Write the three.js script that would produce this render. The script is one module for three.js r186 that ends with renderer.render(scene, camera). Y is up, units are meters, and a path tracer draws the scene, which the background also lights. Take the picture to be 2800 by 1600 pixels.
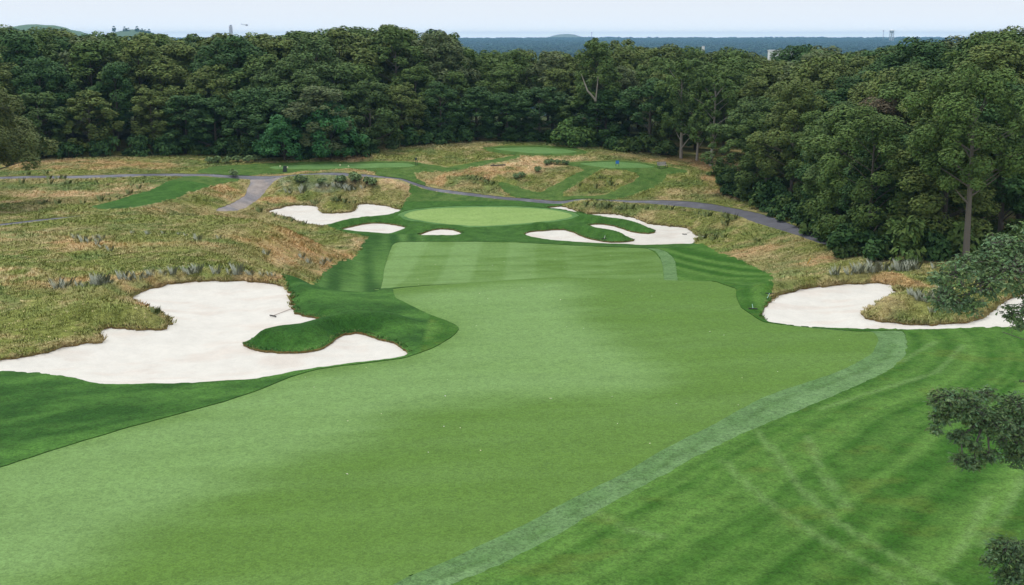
import * as THREE from 'three';
import { mergeGeometries } from 'three/addons/utils/BufferGeometryUtils.js';

// ───────────────────────── camera, sky, sun, exposure ─────────────────────────
const IMG_W = 2800, IMG_H = 1600, FOCAL = 3500, EYE = 20;
const PITCH = Math.atan((800 - 103) / FOCAL);
const camera = new THREE.PerspectiveCamera((2 * Math.atan(IMG_H / 2 / FOCAL) * 180) / Math.PI, IMG_W / IMG_H, 0.5, 60000);
camera.position.set(0, EYE, 0);
camera.rotation.x = -PITCH;

const scene = new THREE.Scene();
{ // bright, thinly overcast sky: nearly even, brightest low down where the lit air is deepest
  const w = 8, h = 1024, data = new Float32Array(w * h * 4);
  for (let j = 0; j < h; j++) for (let i = 0; i < w; i++) {
    const e = Math.max(0, (j + 0.5) / h - 0.5) * 180, k = 1 + 0.85 * Math.exp(-e / 0.4), o = (j * w + i) * 4;
    data[o] = 0.885 * k; data[o + 1] = 0.935 * k; data[o + 2] = 1.0 * k; data[o + 3] = 1;
  }
  const sky = new THREE.DataTexture(data, w, h, THREE.RGBAFormat, THREE.FloatType);
  sky.mapping = THREE.EquirectangularReflectionMapping; sky.magFilter = THREE.LinearFilter; sky.needsUpdate = true;
  scene.background = sky; scene.environment = sky;
}
const sun = new THREE.DirectionalLight(new THREE.Color(1, 0.95, 0.86), 1.5);
sun.position.set(-60, 190, -190); sun.target.position.set(0, 0, -130);
sun.castShadow = true; sun.shadow.radius = 24; sun.shadow.mapSize.set(4096, 4096);
Object.assign(sun.shadow.camera, { left: -130, right: 130, top: 150, bottom: -150, near: 10, far: 500 });
scene.add(sun, sun.target);
scene.fog = new THREE.FogExp2(new THREE.Color(0.36, 0.69, 1), 0.00008);
const renderer = new THREE.WebGLRenderer({ antialias: true });
renderer.toneMapping = THREE.LinearToneMapping; renderer.toneMappingExposure = 1.0;
renderer.shadowMap.enabled = true;

// ───────────────────────── helpers ─────────────────────────
function makeRng(seed) { let a = seed >>> 0; return () => { a = (a + 0x6d2b79f5) | 0; let t = Math.imul(a ^ (a >>> 15), 1 | a); t = (t + Math.imul(t ^ (t >>> 7), 61 | t)) ^ t; return ((t ^ (t >>> 14)) >>> 0) / 4294967296; }; }
const clamp = (v, a, b) => (v < a ? a : v > b ? b : v), lerp = (a, b, t) => a + (b - a) * t;
const smooth = (a, b, x) => { const t = clamp((x - a) / (b - a), 0, 1); return t * t * (3 - 2 * t); };
function hash2(i, j, k = 0) { let n = Math.imul(i, 374761393) ^ Math.imul(j, 668265263) ^ Math.imul(k, 2147483647 ^ 0x5bd1e995); n = Math.imul(n ^ (n >>> 13), 1274126177); return ((n ^ (n >>> 16)) >>> 0) / 4294967296; }
function vnoise(x, y, k = 0, per = 0) {
  const i = Math.floor(x), j = Math.floor(y), fx = x - i, fy = y - j, u = fx * fx * (3 - 2 * fx), v = fy * fy * (3 - 2 * fy);
  const w = per ? (a) => ((a % per) + per) % per : (a) => a;
  return lerp(lerp(hash2(w(i), w(j), k), hash2(w(i + 1), w(j), k), u), lerp(hash2(w(i), w(j + 1), k), hash2(w(i + 1), w(j + 1), k), u), v);
}
const fbm = (x, y, k = 0, o = 4) => { let s = 0, a = 0.5, n = 0; for (let q = 0; q < o; q++) { s += a * vnoise(x, y, k + q); n += a; a *= 0.5; x *= 2.03; y *= 2.03; } return s / n; };
const taken = {};
function numbered(name) { taken[name] = (taken[name] ?? -1) + 1; return taken[name] ? `${name}_${String(taken[name]).padStart(3, '0')}` : name; }
function tag(o, label, category, group, kind) { o.userData.label = label; o.userData.category = category; if (group) o.userData.group = group; if (kind) o.userData.kind = kind; return o; }
function shade(o) { o.traverse((m) => { if (m.isMesh) { m.castShadow = true; m.receiveShadow = true; } }); return o; }
function mesh(name, geo, mat, parent) { const m = new THREE.Mesh(geo, mat); m.name = parent === scene ? numbered(name) : name; m.castShadow = m.receiveShadow = true; if (parent) parent.add(m); return m; }
function thing(name, label, category, pos = [0, 0, 0], turn = 0, group) { const g = new THREE.Group(); g.name = numbered(name); g.position.set(...pos); g.rotation.y = turn; scene.add(g); return tag(g, label, category, group); }
const std = (r, g, b, rough = 0.9, extra = {}) => new THREE.MeshStandardMaterial({ color: new THREE.Color().setRGB(r, g, b), roughness: rough, ...extra });

// ───────────────────────── terrain shape ─────────────────────────
// x to the right, s = metres ahead of the camera (z = -s)
function profile(pts) { // monotone cubic through [s, h]
  const n = pts.length, d = [], m = [];
  for (let i = 0; i < n - 1; i++) d.push((pts[i + 1][1] - pts[i][1]) / (pts[i + 1][0] - pts[i][0]));
  for (let i = 0; i < n; i++) m.push(i === 0 ? d[0] : i === n - 1 ? d[n - 2] : d[i - 1] * d[i] <= 0 ? 0 : (2 * d[i - 1] * d[i]) / (d[i - 1] + d[i]));
  return (s) => {
    if (s <= pts[0][0]) return pts[0][1]; if (s >= pts[n - 1][0]) return pts[n - 1][1];
    let i = 0; while (s > pts[i + 1][0]) i++;
    const h = pts[i + 1][0] - pts[i][0], t = (s - pts[i][0]) / h, t2 = t * t, t3 = t2 * t;
    return (2 * t3 - 3 * t2 + 1) * pts[i][1] + (t3 - 2 * t2 + t) * h * m[i] + (-2 * t3 + 3 * t2) * pts[i + 1][1] + (t3 - t2) * h * m[i + 1];
  };
}
const FAR = [[450, -8], [700, -28], [1200, -55], [4500, -52], [8500, -28], [12000, -4], [30000, -4]];
const centreH = profile([[20, -0.6], [45, -0.2], [70, 0], [100, 0.08], [107, -0.1], [113, -1.2], [121, -3.1], [129, -4.2], [142, -4.5], [158, -4.5], [166, -4.25], [180, -3.2], [186, -2.4], [197, 0.2], [212, 1.4], [225, 2], [260, 2.2], [330, 0], ...FAR]);
const leftH = profile([[20, -0.4], [60, -0.1], [75, 0.1], [95, 0.8], [106, 1.3], [113, 1.2], [130, 0.7], [142, 0.1], [155, -0.7], [172, -0.4], [190, 0], [210, 0.8], [240, 1.6], [300, 2.6], [360, 2.4], ...FAR]);
const rightH = profile([[20, -0.6], [60, -0.3], [85, 0], [98, 0.4], [114, 0], [130, -1.3], [150, -2], [168, -2.3], [180, -2.4], [186, -1.8], [198, 0.1], [225, 1.2], [260, 1.6], [330, 0], ...FAR]);
function baseH(x, s) {
  const xl = lerp(-21, -40, smooth(136, 156, s)), wl = smooth(xl + 7, xl - 7, x), wr = smooth(17, 36, x - 6 * smooth(120, 100, s));
  const shift = x > 4 ? 0.17 * Math.max(0, x - 4) : -0.42 * Math.min(0, x - 4) * smooth(130, 100, s);  // the brow curls towards the tee at both ends
  const sc = s + shift * smooth(80, 100, s) * smooth(135, 115, s);
  let h = centreH(sc) * (1 - wl) * (1 - wr) + leftH(s) * wl + rightH(s) * wr * (1 - wl);
  h += (fbm(x * 0.06, s * 0.06, 11, 3) - 0.5) * 0.9 * smooth(30, 60, Math.abs(x - 3) + 0.25 * Math.abs(s - 100)) * smooth(400, 200, s);
  return h;
}
const RT = [1, 0, 0], UPV = [0, Math.cos(PITCH), -Math.sin(PITCH)], FW = [0, -Math.sin(PITCH), -Math.cos(PITCH)];
function ray(u, v) { const a = (u - 1400) / FOCAL, b = (800 - v) / FOCAL; return [a, FW[1] + b * UPV[1], -(FW[2] + b * UPV[2])]; } // x, y, s per unit
function onTerrain(u, v, H = baseH) { // pixel -> [x, s] where its ray meets the ground
  const d = ray(u, v); let t = 25, prev = 25;
  while (t < 900 && EYE + d[1] * t > H(d[0] * t, d[2] * t)) { prev = t; t += 0.6; }
  for (let i = 0; i < 14; i++) { const m = (prev + t) / 2; if (EYE + d[1] * m > H(d[0] * m, d[2] * m)) prev = m; else t = m; }
  return [d[0] * t, d[2] * t];
}
function onPlane(u, v, a, b, s0) { // plane y = a + b (s - s0)
  const d = ray(u, v), t = (a - b * s0 - EYE) / (d[1] - b * d[2]);
  return [d[0] * t, d[2] * t];
}
const atDepth = (u, v, s) => { const d = ray(u, v), t = s / d[2]; return new THREE.Vector3(d[0] * t, EYE + d[1] * t, -s); };

// ───────────────────────── outlines ─────────────────────────
class Outline {
  constructor(pts, sub = 4) {
    const n = pts.length, P = [];
    for (let i = 0; i < n; i++) {
      const a = pts[(i + n - 1) % n], b = pts[i], c = pts[(i + 1) % n], d = pts[(i + 2) % n];
      for (let k = 0; k < sub; k++) {
        const t = k / sub, t2 = t * t, t3 = t2 * t, q = (j) => 0.5 * (2 * b[j] + (c[j] - a[j]) * t + (2 * a[j] - 5 * b[j] + 4 * c[j] - d[j]) * t2 + (3 * b[j] - a[j] - 3 * c[j] + d[j]) * t3);
        P.push([lerp(q(0), lerp(b[0], c[0], t), 0.4), lerp(q(1), lerp(b[1], c[1], t), 0.4)]);
      }
    }
    this.P = P; this.min = [Math.min(...P.map((p) => p[0])), Math.min(...P.map((p) => p[1]))]; this.max = [Math.max(...P.map((p) => p[0])), Math.max(...P.map((p) => p[1]))];
  }
  sd(x, s, margin = 6) { // signed distance, positive inside
    if (x < this.min[0] - margin || x > this.max[0] + margin || s < this.min[1] - margin || s > this.max[1] + margin) return -margin;
    const P = this.P, n = P.length; let best = 1e9, inside = false;
    for (let i = 0, j = n - 1; i < n; j = i++) {
      const ax = P[j][0], ay = P[j][1], bx = P[i][0], by = P[i][1], ex = bx - ax, ey = by - ay;
      let t = ((x - ax) * ex + (s - ay) * ey) / (ex * ex + ey * ey || 1e-9); t = t < 0 ? 0 : t > 1 ? 1 : t;
      const dx = ax + ex * t - x, dy = ay + ey * t - s, q = dx * dx + dy * dy; if (q < best) best = q;
      if ((ay > s) !== (by > s) && x < (ex * (s - ay)) / ey + ax) inside = !inside;
    }
    best = Math.sqrt(best); return inside ? best : -best;
  }
}
const D = 2800 / 2548; // outlines noted on a 2548-pixel-wide view
const px = (list, k = 1) => list.map(([u, v]) => onTerrain(u * k, v * k));

const BUNKERS = [
  { label: 'large white sand bunker with grassy finger and a rake, beside the near fairway', plane: [-0.15, 0.032, 73], lip: 0.1, dip: 0.35, pts: [[-120, 1000], [0, 985], [60, 975], [115, 965], [180, 945], [235, 938], [277, 934], [266, 905], [290, 897], [330, 894], [385, 900], [440, 901], [465, 885], [455, 868], [430, 852], [400, 838], [372, 826], [360, 812], [370, 804], [400, 790], [440, 780], [480, 772], [540, 768], [600, 767], [650, 767], [700, 769], [740, 773], [775, 781], [790, 800], [800, 815], [804, 840], [812, 856], [837, 864], [870, 868], [890, 873], [899, 882], [840, 895], [790, 903], [740, 913], [700, 925], [672, 935], [668, 945], [685, 952], [720, 960], [770, 964], [830, 962], [880, 953], [905, 938], [925, 920], [945, 913], [975, 910], [1010, 918], [1050, 930], [1075, 935], [1090, 945], [1105, 955], [1115, 965], [1110, 973], [1080, 980], [1020, 988], [960, 995], [900, 1003], [850, 1010], [800, 1018], [740, 1030], [700, 1037], [620, 1043], [540, 1048], [460, 1050], [380, 1052], [300, 1053], [255, 1050], [220, 1040], [170, 1030], [110, 1022], [50, 1019], [0, 1018], [-120, 1018]] },
  { label: 'white sand bunker curling round a tufted fescue island', plane: [-0.1, 0.03, 86], lip: 0.1, dip: 0.3, pts: [[2083, 860], [2090, 845], [2101, 828], [2112, 815], [2130, 805], [2160, 796], [2200, 789], [2250, 783], [2300, 778], [2350, 774], [2400, 773], [2440, 778], [2452, 788], [2450, 800], [2435, 815], [2410, 828], [2385, 838], [2365, 850], [2360, 860], [2375, 870], [2405, 876], [2450, 881], [2500, 884], [2560, 886], [2620, 884], [2660, 878], [2690, 868], [2705, 858], [2720, 845], [2740, 830], [2760, 815], [2800, 800], [2880, 800], [2880, 893], [2800, 894], [2700, 897], [2600, 900], [2500, 902], [2400, 902], [2300, 900], [2200, 894], [2150, 889], [2100, 881], [2090, 872]] },
  { label: 'white greenside bunker under a tufted fescue cape', plane: [-3.9, 0.04, 165], lip: 0.09, dip: 0.25, pts: [[724, 576], [738, 574], [764, 569], [783, 564], [807, 560], [837, 560], [863, 563], [873, 568], [875, 577], [883, 581], [902, 583], [932, 582], [956, 580], [969, 575], [973, 565], [982, 559], [1004, 556], [1032, 559], [1058, 563], [1079, 569], [1096, 575], [1064, 587], [1010, 593], [967, 601], [924, 609], [891, 616], [876, 621], [859, 618], [837, 613], [816, 607], [783, 596], [751, 587]] },
  { label: 'small white bunker below a grass finger, short of the green', plane: [-4.4, 0.05, 160], lip: 0.09, dip: 0.2, pts: [[932, 627], [961, 620], [992, 613], [1026, 610], [1061, 612], [1088, 616], [1110, 622], [1095, 630], [1066, 639], [1026, 637], [987, 634], [958, 631]] },
  { label: 'smallest white bunker, a half moon in the slope below the green', plane: [-4.4, 0.05, 160], lip: 0.09, dip: 0.2, pts: [[1143, 643], [1160, 636], [1181, 629], [1208, 626], [1236, 628], [1253, 633], [1263, 640], [1236, 644], [1181, 644]] },
  { label: 'white greenside bunker with two long grass fingers', plane: [-4.6, 0.05, 158], lip: 0.09, dip: 0.25, pts: [[1433, 640], [1451, 633], [1486, 631], [1520, 628], [1548, 629], [1579, 640], [1606, 651], [1640, 658], [1668, 662], [1702, 662], [1726, 659], [1734, 656], [1716, 648], [1692, 640], [1661, 633], [1637, 626], [1609, 616], [1623, 613], [1647, 613], [1675, 617], [1702, 625], [1726, 633], [1750, 637], [1774, 638], [1791, 635], [1790, 630], [1771, 622], [1737, 611], [1702, 602], [1668, 596], [1634, 590], [1600, 586], [1620, 584], [1675, 585], [1709, 590], [1737, 596], [1761, 606], [1771, 611], [1812, 615], [1860, 620], [1881, 625], [1895, 635], [1903, 643], [1950, 646], [1926, 651], [1903, 652], [1896, 667], [1847, 668], [1761, 671], [1709, 668], [1640, 666], [1572, 662], [1520, 658], [1486, 654], [1451, 648]] },
  { label: 'thin sliver of white bunker at the far edge of the green', plane: [-3.4, 0.04, 180], lip: 0.1, dip: 0.1, pts: [[1489, 567.6], [1530, 564], [1550, 566.5], [1575, 576], [1588, 583], [1560, 578], [1530, 572]] },
];
for (const b of BUNKERS) b.o = new Outline(b.pts.map(([u, v]) => onPlane(u, v, ...b.plane)), 4);

// grassy fingers, capes and rims: ridges that swell out of the ground next to the sand
const RIDGES = [
  [0.95, 2.1, [[700, 942], [850, 922], [960, 885], [1050, 885]]], [0.5, 4, [[850, 800], [930, 835]]], [0.9, 2.5, [[250, 870], [420, 882]]], [0.6, 2.2, [[300, 800], [480, 765], [640, 758], [790, 765]]],
  [1.1, 3, [[2440, 850], [2640, 835]]], [0.6, 2.2, [[2110, 790], [2300, 765], [2470, 760]]],
  [1.5, 2.4, [[890, 568], [955, 566]]], [1.1, 3.2, [[790, 535], [950, 525], [1080, 535]]], [0.7, 1.6, [[890, 616], [1000, 604], [1100, 604]]], [0.3, 1.8, [[1120, 624], [1290, 622]]],
  [0.75, 1.4, [[1470, 624], [1580, 631], [1700, 652]]], [0.65, 1.2, [[1600, 600], [1700, 613], [1785, 631]]], [0.7, 3, [[1600, 566], [1800, 590], [1920, 625]]],
].map(([h, w, l]) => [h, w, l.map(([u, v]) => { let b = null, q = 1e9; for (const k of BUNKERS) { const d = -k.o.sd(...onPlane(u, v, ...k.plane), 30); if (d < q) { q = d; b = k; } } return onPlane(u, v, ...b.plane); })]);
function ridgeH(x, s) {
  let r = 0;
  for (const [h, w, l] of RIDGES) {
    let best = 1e9;
    for (let i = 0; i + 1 < l.length; i++) { const ex = l[i + 1][0] - l[i][0], ey = l[i + 1][1] - l[i][1]; let t = ((x - l[i][0]) * ex + (s - l[i][1]) * ey) / (ex * ex + ey * ey); t = clamp(t, 0, 1); best = Math.min(best, Math.hypot(l[i][0] + ex * t - x, l[i][1] + ey * t - s)); }
    r = Math.max(r, h * Math.exp(-(best * best) / (w * w)));
  }
  return r;
}
function groundAt(x, s) { // full height and the signed distance to each bunker
  let h = baseH(x, s), near = -9, wsum = 0, hsum = 0; const sds = [];
  for (const b of BUNKERS) {
    const d = b.o.sd(x, s, 7); sds.push(d); near = Math.max(near, d);
    if (d > -7) { const w = smooth(-6.5, -0.2, d) ** 2 + 1e-6, p = b.plane[0] + b.plane[1] * (s - b.plane[2]); const k = d > 0 ? 50 : w / (0.15 - d); wsum += k; hsum += k * p; b.w = w; } else b.w = 0;
  }
  if (wsum) { const w = Math.max(...BUNKERS.map((b) => b.w)); h = lerp(h, hsum / wsum, Math.min(1, w)); }
  if (near < 0) h += ridgeH(x, s) * smooth(0, 1.5, -near);
  return { h, near, sds };
}

const NEAR_FAIRWAY = [...px([[-90, 1200], [0, 1165], [200, 1100], [400, 1043], [560, 1000], [660, 962], [720, 936], [800, 916], [900, 905], [1010, 891], [1080, 868], [1122, 842], [1142, 820], [1128, 806], [1060, 781], [985, 745]], D), [-10, 106], [-9, 111], [0, 116], [9, 115], [17.5, 111], [17, 107],
  ...px([[1828, 722], [1832, 742], [1845, 768], [1880, 790], [1905, 801], [2000, 811], [2100, 820], [2172, 822], [2186, 845], [2170, 880], [2120, 910], [2060, 935], [1900, 990], [1780, 1055], [1640, 1125], [1550, 1180], [1400, 1255], [1300, 1310], [1150, 1380], [1010, 1440], [980, 1456], [880, 1520], [500, 1700], [-90, 1700]], D)];
const FAR_FAIRWAY = [...px([[1071, 675], [1050, 738], [1034, 795]]), [-11.8, 112.5], [0, 116], [14.2, 114], ...px([[1826, 768], [1812, 726], [1795, 695], [1778, 683], [1755, 677], [1606, 671], [1400, 663], [1200, 661], [1090, 663]])];
const FAR_STRIP = [...px([[1795, 690], [1812, 726], [1826, 768]]), [14.9, 113.5], [17.4, 113.5], ...px([[1874, 770], [1847, 719], [1826, 692], [1800, 681], [1770, 677], [1780, 684]])];
const NEAR_STRIP = [...px([[1905, 800], [2000, 810], [2100, 819], [2172, 821], [2245, 821], [2259, 850], [2250, 890], [2200, 930], [2080, 985], [1900, 1060], [1800, 1103], [1640, 1190], [1500, 1265], [1400, 1325], [1270, 1395], [1130, 1456], [1020, 1510], [880, 1520], [980, 1456], [1150, 1370], [1400, 1245], [1550, 1170], [1780, 1045], [1900, 980], [2060, 925], [2150, 870], [2150, 830], [2000, 815]], D)];
const fullH = (x, s) => groundAt(x, s).h, px2 = (list) => list.map(([u, v]) => onTerrain(u, v, fullH));
const GREEN = px2([[1105, 589], [1120, 581], [1147, 575], [1195, 570.5], [1250, 568], [1330, 567], [1400, 567.5], [1469, 570.5], [1520, 576], [1554, 583.5], [1566, 590.5], [1550, 597], [1503, 604], [1400, 614], [1340, 617.5], [1284, 618], [1215, 612], [1147, 602.5], [1115, 596]]);
const ROUGH = [...px([[-130, 1008], [150, 1010], [420, 1000], [600, 965], [650, 938], [740, 885], [800, 862], [785, 810], [776, 784], [803, 774], [851, 780]]), ...px([[879, 754], [906, 730], [940, 713], [975, 695], [992, 668], [1006, 648]]), ...[[965, 634], [895, 619], [880, 610]].map(([u, v]) => onPlane(u, v, ...BUNKERS[2].plane)), ...[[960, 595], [1060, 582], [1097, 570], [1105, 558]].map(([u, v]) => onPlane(u, v, ...BUNKERS[2].plane)),
  ...px([[1122, 534], [1117, 516], [1150, 519], [1260, 533], [1400, 548], [1534, 555], [1540, 564]]), ...[[1600, 586], [1700, 595], [1800, 625], [1890, 650], [1896, 660]].map(([u, v]) => onPlane(u, v, ...BUNKERS[5].plane)), ...px([[1932, 674], [1970, 694], [2018, 709], [2070, 735], [2112, 752], [2118, 785]]), ...[[2108, 830], [2150, 860], [2240, 885], [2360, 893], [2500, 894], [2640, 892], [2760, 888], [2950, 880]].map(([u, v]) => onPlane(u, v, ...BUNKERS[1].plane)), [48, 70], [40, 20], [-40, 20], [-46, 60]];
const MOWN = [ // mown walks and tee surrounds
  [[254, 568], [343, 544], [447, 510], [508, 484], [546, 486], [601, 489], [648, 491], [584, 503], [515, 524], [447, 548], [395, 561], [343, 571], [309, 572]],
  [[545, 472], [600, 456], [700, 450], [760, 448], [940, 445], [1100, 443], [1150, 449], [1215, 461], [1190, 467], [1130, 473], [1130, 492], [1157, 509], [1078, 502], [1043, 499], [1028, 474], [960, 470], [880, 470], [800, 472], [700, 477], [620, 478]],
  [[1330, 404], [1400, 400], [1480, 400], [1560, 406], [1600, 417], [1560, 426], [1460, 427], [1380, 421], [1340, 414]],
  [[1559, 447], [1598, 444], [1669, 441], [1735, 444], [1784, 451], [1814, 458], [1863, 466], [1873, 470], [1843, 473], [1814, 476], [1808, 490], [1790, 505], [1755, 521], [1706, 537], [1657, 547], [1598, 548], [1500, 543], [1420, 539], [1385, 520], [1372, 502], [1400, 510], [1450, 528], [1485, 529], [1500, 521], [1539, 501], [1578, 480], [1610, 466], [1588, 458], [1559, 451]],
  [[1212, 464], [1300, 447], [1350, 438], [1410, 428], [1412, 433], [1355, 444], [1310, 453], [1225, 468]],
].map((l) => new Outline(px(l)));
const ISLAND = new Outline(px([[1637, 465], [1676, 463], [1716, 466], [1748, 475], [1753, 484], [1735, 499], [1696, 517], [1667, 532], [1637, 538], [1578, 539], [1530, 536], [1542, 521], [1578, 500], [1610, 480]]));
const TEES = [
  [[735, 459], [760, 453.5], [940, 448.5], [1100, 445.5], [1136, 452], [1120, 457], [1000, 462], [860, 463.5], [760, 463]],
  [[1582, 447.7], [1669, 442.5], [1745, 446.5], [1794, 457.5], [1735, 460], [1663, 460.5], [1637, 457.5]],
  [[1345, 407], [1400, 404], [1469, 403], [1550, 409], [1580, 416], [1537, 420.5], [1469, 421], [1400, 415]],
].map((l) => new Outline(px(l)));
const PATHS = [
  { label: 'long grey tarmac cart path winding past the green into the woods', pts: [[-60, 486], [0, 484], [98, 481], [196, 481], [294, 478.5], [392, 475.5], [500, 475], [600, 478], [675, 481], [751, 484], [837, 488], [945, 493], [1053, 501.5], [1150, 510], [1270, 526], [1400, 541], [1537, 547.5], [1675, 548], [1812, 548], [1881, 551], [1950, 558.5], [2018, 572], [2100, 591], [2169, 616], [2237, 645], [2272, 661], [2360, 684], [2440, 700], [2430, 708], [2340, 690], [2306, 685], [2237, 664.5], [2169, 640.5], [2100, 620], [2018, 592], [1950, 577], [1881, 568], [1778, 558], [1675, 555.5], [1537, 556], [1400, 549], [1270, 535], [1150, 518], [1053, 508], [956, 500], [837, 496.5], [751, 494], [675, 491], [600, 486], [500, 483], [392, 483], [294, 487], [235, 489], [98, 489], [0, 490.5], [-60, 492]] },
  { label: 'short pale gravel spur branching off the cart path', pts: [[690, 490], [684, 500], [678, 513], [669, 535], [643, 550], [613, 565], [589, 574], [594, 578], [639, 577], [675, 563], [712, 541], [729, 524], [755, 507], [780, 495]] },
  { label: 'narrow grey footpath fading out in the fescue', pts: [[-40, 617], [0, 612.5], [78, 603.5], [157, 596], [239, 587], [239, 588.5], [157, 600], [78, 609.5], [0, 618], [-40, 623]] },
];
for (const p of PATHS) p.o = new Outline(px(p.pts));
const nearFair = new Outline(NEAR_FAIRWAY), farFair = new Outline(FAR_FAIRWAY), farStrip = new Outline(FAR_STRIP), nearStrip = new Outline(NEAR_STRIP), greenO = new Outline(GREEN), roughO = new Outline(ROUGH, 3);

// ───────────────────────── sampled ground grid ─────────────────────────
const X0 = -80, X1 = 80, DX = 0.33, NX = Math.round((X1 - X0) / DX) + 1;
const SR = []; for (let s = 34; s < 236; s += 0.28 + 0.0016 * (s - 34)) SR.push(s);
const NS = SR.length, GH = new Float32Array(NX * NS);
const LAYERS = ['path0', 'path1', 'path2', 'green', 'tee', 'collar', 'fairway', 'strip', 'rough'];
const F = {}; for (const k of [...BUNKERS.map((_, i) => 'sand' + i), ...LAYERS, 'near']) F[k] = new Float32Array(NX * NS);
function fieldsAt(x, s, out) {
  const wob = (fbm(x * 2, s * 2, 5, 3) - 0.5), g = groundAt(x, s);
  out.h = g.h; out.near = g.near;
  const r = roughO.sd(x, s, 6);
  g.sds.forEach((d, i) => { out['sand' + i] = d + wob * (r < 1 ? 1.0 : 0.3) * (s > 140 ? 0.8 : 1); });
  PATHS.forEach((p, i) => { out['path' + i] = p.o.sd(x, s, 3) + wob * 0.35; });
  out.green = greenO.sd(x, s, 5); out.collar = out.green + 0.9;
  out.tee = Math.max(...TEES.map((o) => o.sd(x, s, 4)));
  const nf = nearFair.sd(x, s, 40), ff = farFair.sd(x, s, 4); out.nf = nf; out.ff = ff;
  out.fairway = Math.max(nf, ff) + wob * 0.08;
  out.strip = Math.max(nearStrip.sd(x, s, 4), farStrip.sd(x, s, 4)) + wob * 0.3;
  out.rough = Math.max(r + wob * 1.1 * smooth(2, 0, Math.abs(r)) * (s > 100 || x < -20 ? 1 : 0.3), Math.min(Math.max(...MOWN.map((o) => o.sd(x, s, 3))) + 0.55, -ISLAND.sd(x, s, 3) + 0.3) + wob * 0.9);
  return out;
}
{
  const o = {};
  for (let j = 0; j < NS; j++) for (let i = 0; i < NX; i++) {
    const x = X0 + i * DX, s = SR[j], q = j * NX + i; fieldsAt(x, s, o);
    for (const k in F) F[k][q] = o[k];
    let sand = -1; BUNKERS.forEach((b, n) => { const d = o['sand' + n]; if (d > -0.4) { sand = Math.max(sand, d); if (d > 0) o.h -= b.dip * smooth(0, 3.5, d); } });
    GH[q] = o.h + (fbm(x * 0.7, s * 0.7, 31, 2) - 0.5) * (sand > 0 ? 0.1 : o.rough > 0 ? 0.06 : Math.max(o.path0, o.path1, o.path2) > -1.5 ? 0.04 : 0.22) * smooth(0, 0.6, sand > 0 ? sand : 1);
  }
}
function locate(s) { let a = 0, b = NS - 1; while (b - a > 1) { const m = (a + b) >> 1; if (SR[m] <= s) a = m; else b = m; } return a; }
function sample(A, x, s) {
  const fi = clamp((x - X0) / DX, 0, NX - 1.001), i = Math.floor(fi), j = locate(s), u = fi - i, v = clamp((s - SR[j]) / (SR[j + 1] - SR[j]), 0, 1), q = j * NX + i;
  return lerp(lerp(A[q], A[q + 1], u), lerp(A[q + NX], A[q + NX + 1], u), v);
}
const heightAt = (x, s) => (x > X0 && x < X1 && s > SR[0] && s < SR[NS - 1] ? sample(GH, x, s) : baseH(x, s));
const groundPx = (u, v) => { const p = onTerrain(u, v, heightAt); return new THREE.Vector3(p[0], heightAt(...p), -p[1]); };

// ───────────────────────── ground materials ─────────────────────────
function noiseTexture(n, octaves, seed, contrast, mean = 0.8, stretch = 1) { // tiling grey mottling; octaves = cells across the tile
  const data = new Uint8Array(n * n * 4); let tot = 0; for (const [, a] of octaves) tot += a;
  for (let j = 0; j < n; j++) for (let i = 0; i < n; i++) {
    let v = 0; octaves.forEach(([p, a], k) => { v += a * (vnoise((i / n) * p, (j / n) * p * stretch, seed + k, p) - 0.5); });
    const g = clamp(mean + (v / tot) * contrast * 2, 0, 1) * 255, o = (j * n + i) * 4;
    data[o] = data[o + 1] = data[o + 2] = g; data[o + 3] = 255;
  }
  const t = new THREE.DataTexture(data, n, n); t.wrapS = t.wrapT = THREE.RepeatWrapping; t.magFilter = THREE.LinearFilter; t.minFilter = THREE.LinearMipmapLinearFilter; t.generateMipmaps = true; t.needsUpdate = true; return t;
}
const turfTex = noiseTexture(1024, [[12, 0.25], [31, 0.6], [67, 1.1], [140, 1.5], [256, 1.3]], 3, 0.42, 0.8);
const roughTex = noiseTexture(1024, [[10, 0.3], [24, 0.7], [53, 1.3], [120, 1.8], [240, 1.3]], 17, 0.55, 0.76);
const wildTex = noiseTexture(1024, [[9, 1], [22, 1.3], [47, 1.6], [101, 1.8], [220, 1.2]], 29, 0.7, 0.7);
const sandTex = noiseTexture(512, [[8, 1], [21, 1], [64, 0.8], [150, 0.7]], 41, 0.1, 0.95);
const tarTex = noiseTexture(512, [[6, 1], [19, 0.8], [90, 1], [200, 1.2]], 53, 0.4, 0.82);
const groundMat = (map, rough, bump) => new THREE.MeshPhysicalMaterial({ specularIntensity: 0.25, vertexColors: true, map, bumpMap: map, bumpScale: bump, roughness: rough });
const M = { turf: groundMat(turfTex, 0.92, 0.02), rough: groundMat(roughTex, 0.95, 0.05), wild: groundMat(wildTex, 1, 0.12), sand: groundMat(sandTex, 1, 0.03), tar: groundMat(tarTex, 0.95, 0.01) };

const SC = (hex) => { const c = new THREE.Color(hex); return [c.r, c.g, c.b]; };
const mix3 = (a, b, t) => [lerp(a[0], b[0], t), lerp(a[1], b[1], t), lerp(a[2], b[2], t)];
const mul = (a, k) => [a[0] * k, a[1] * k, a[2] * k];
const LIT = 0.86; // share of white that the sky and sun give back from a level white sheet, for reading colours off the photograph
const photo = (hex, map = 0.8) => SC(hex).map((c) => c / (LIT * 1.2) / map ** 2.2 * 1);

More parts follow.
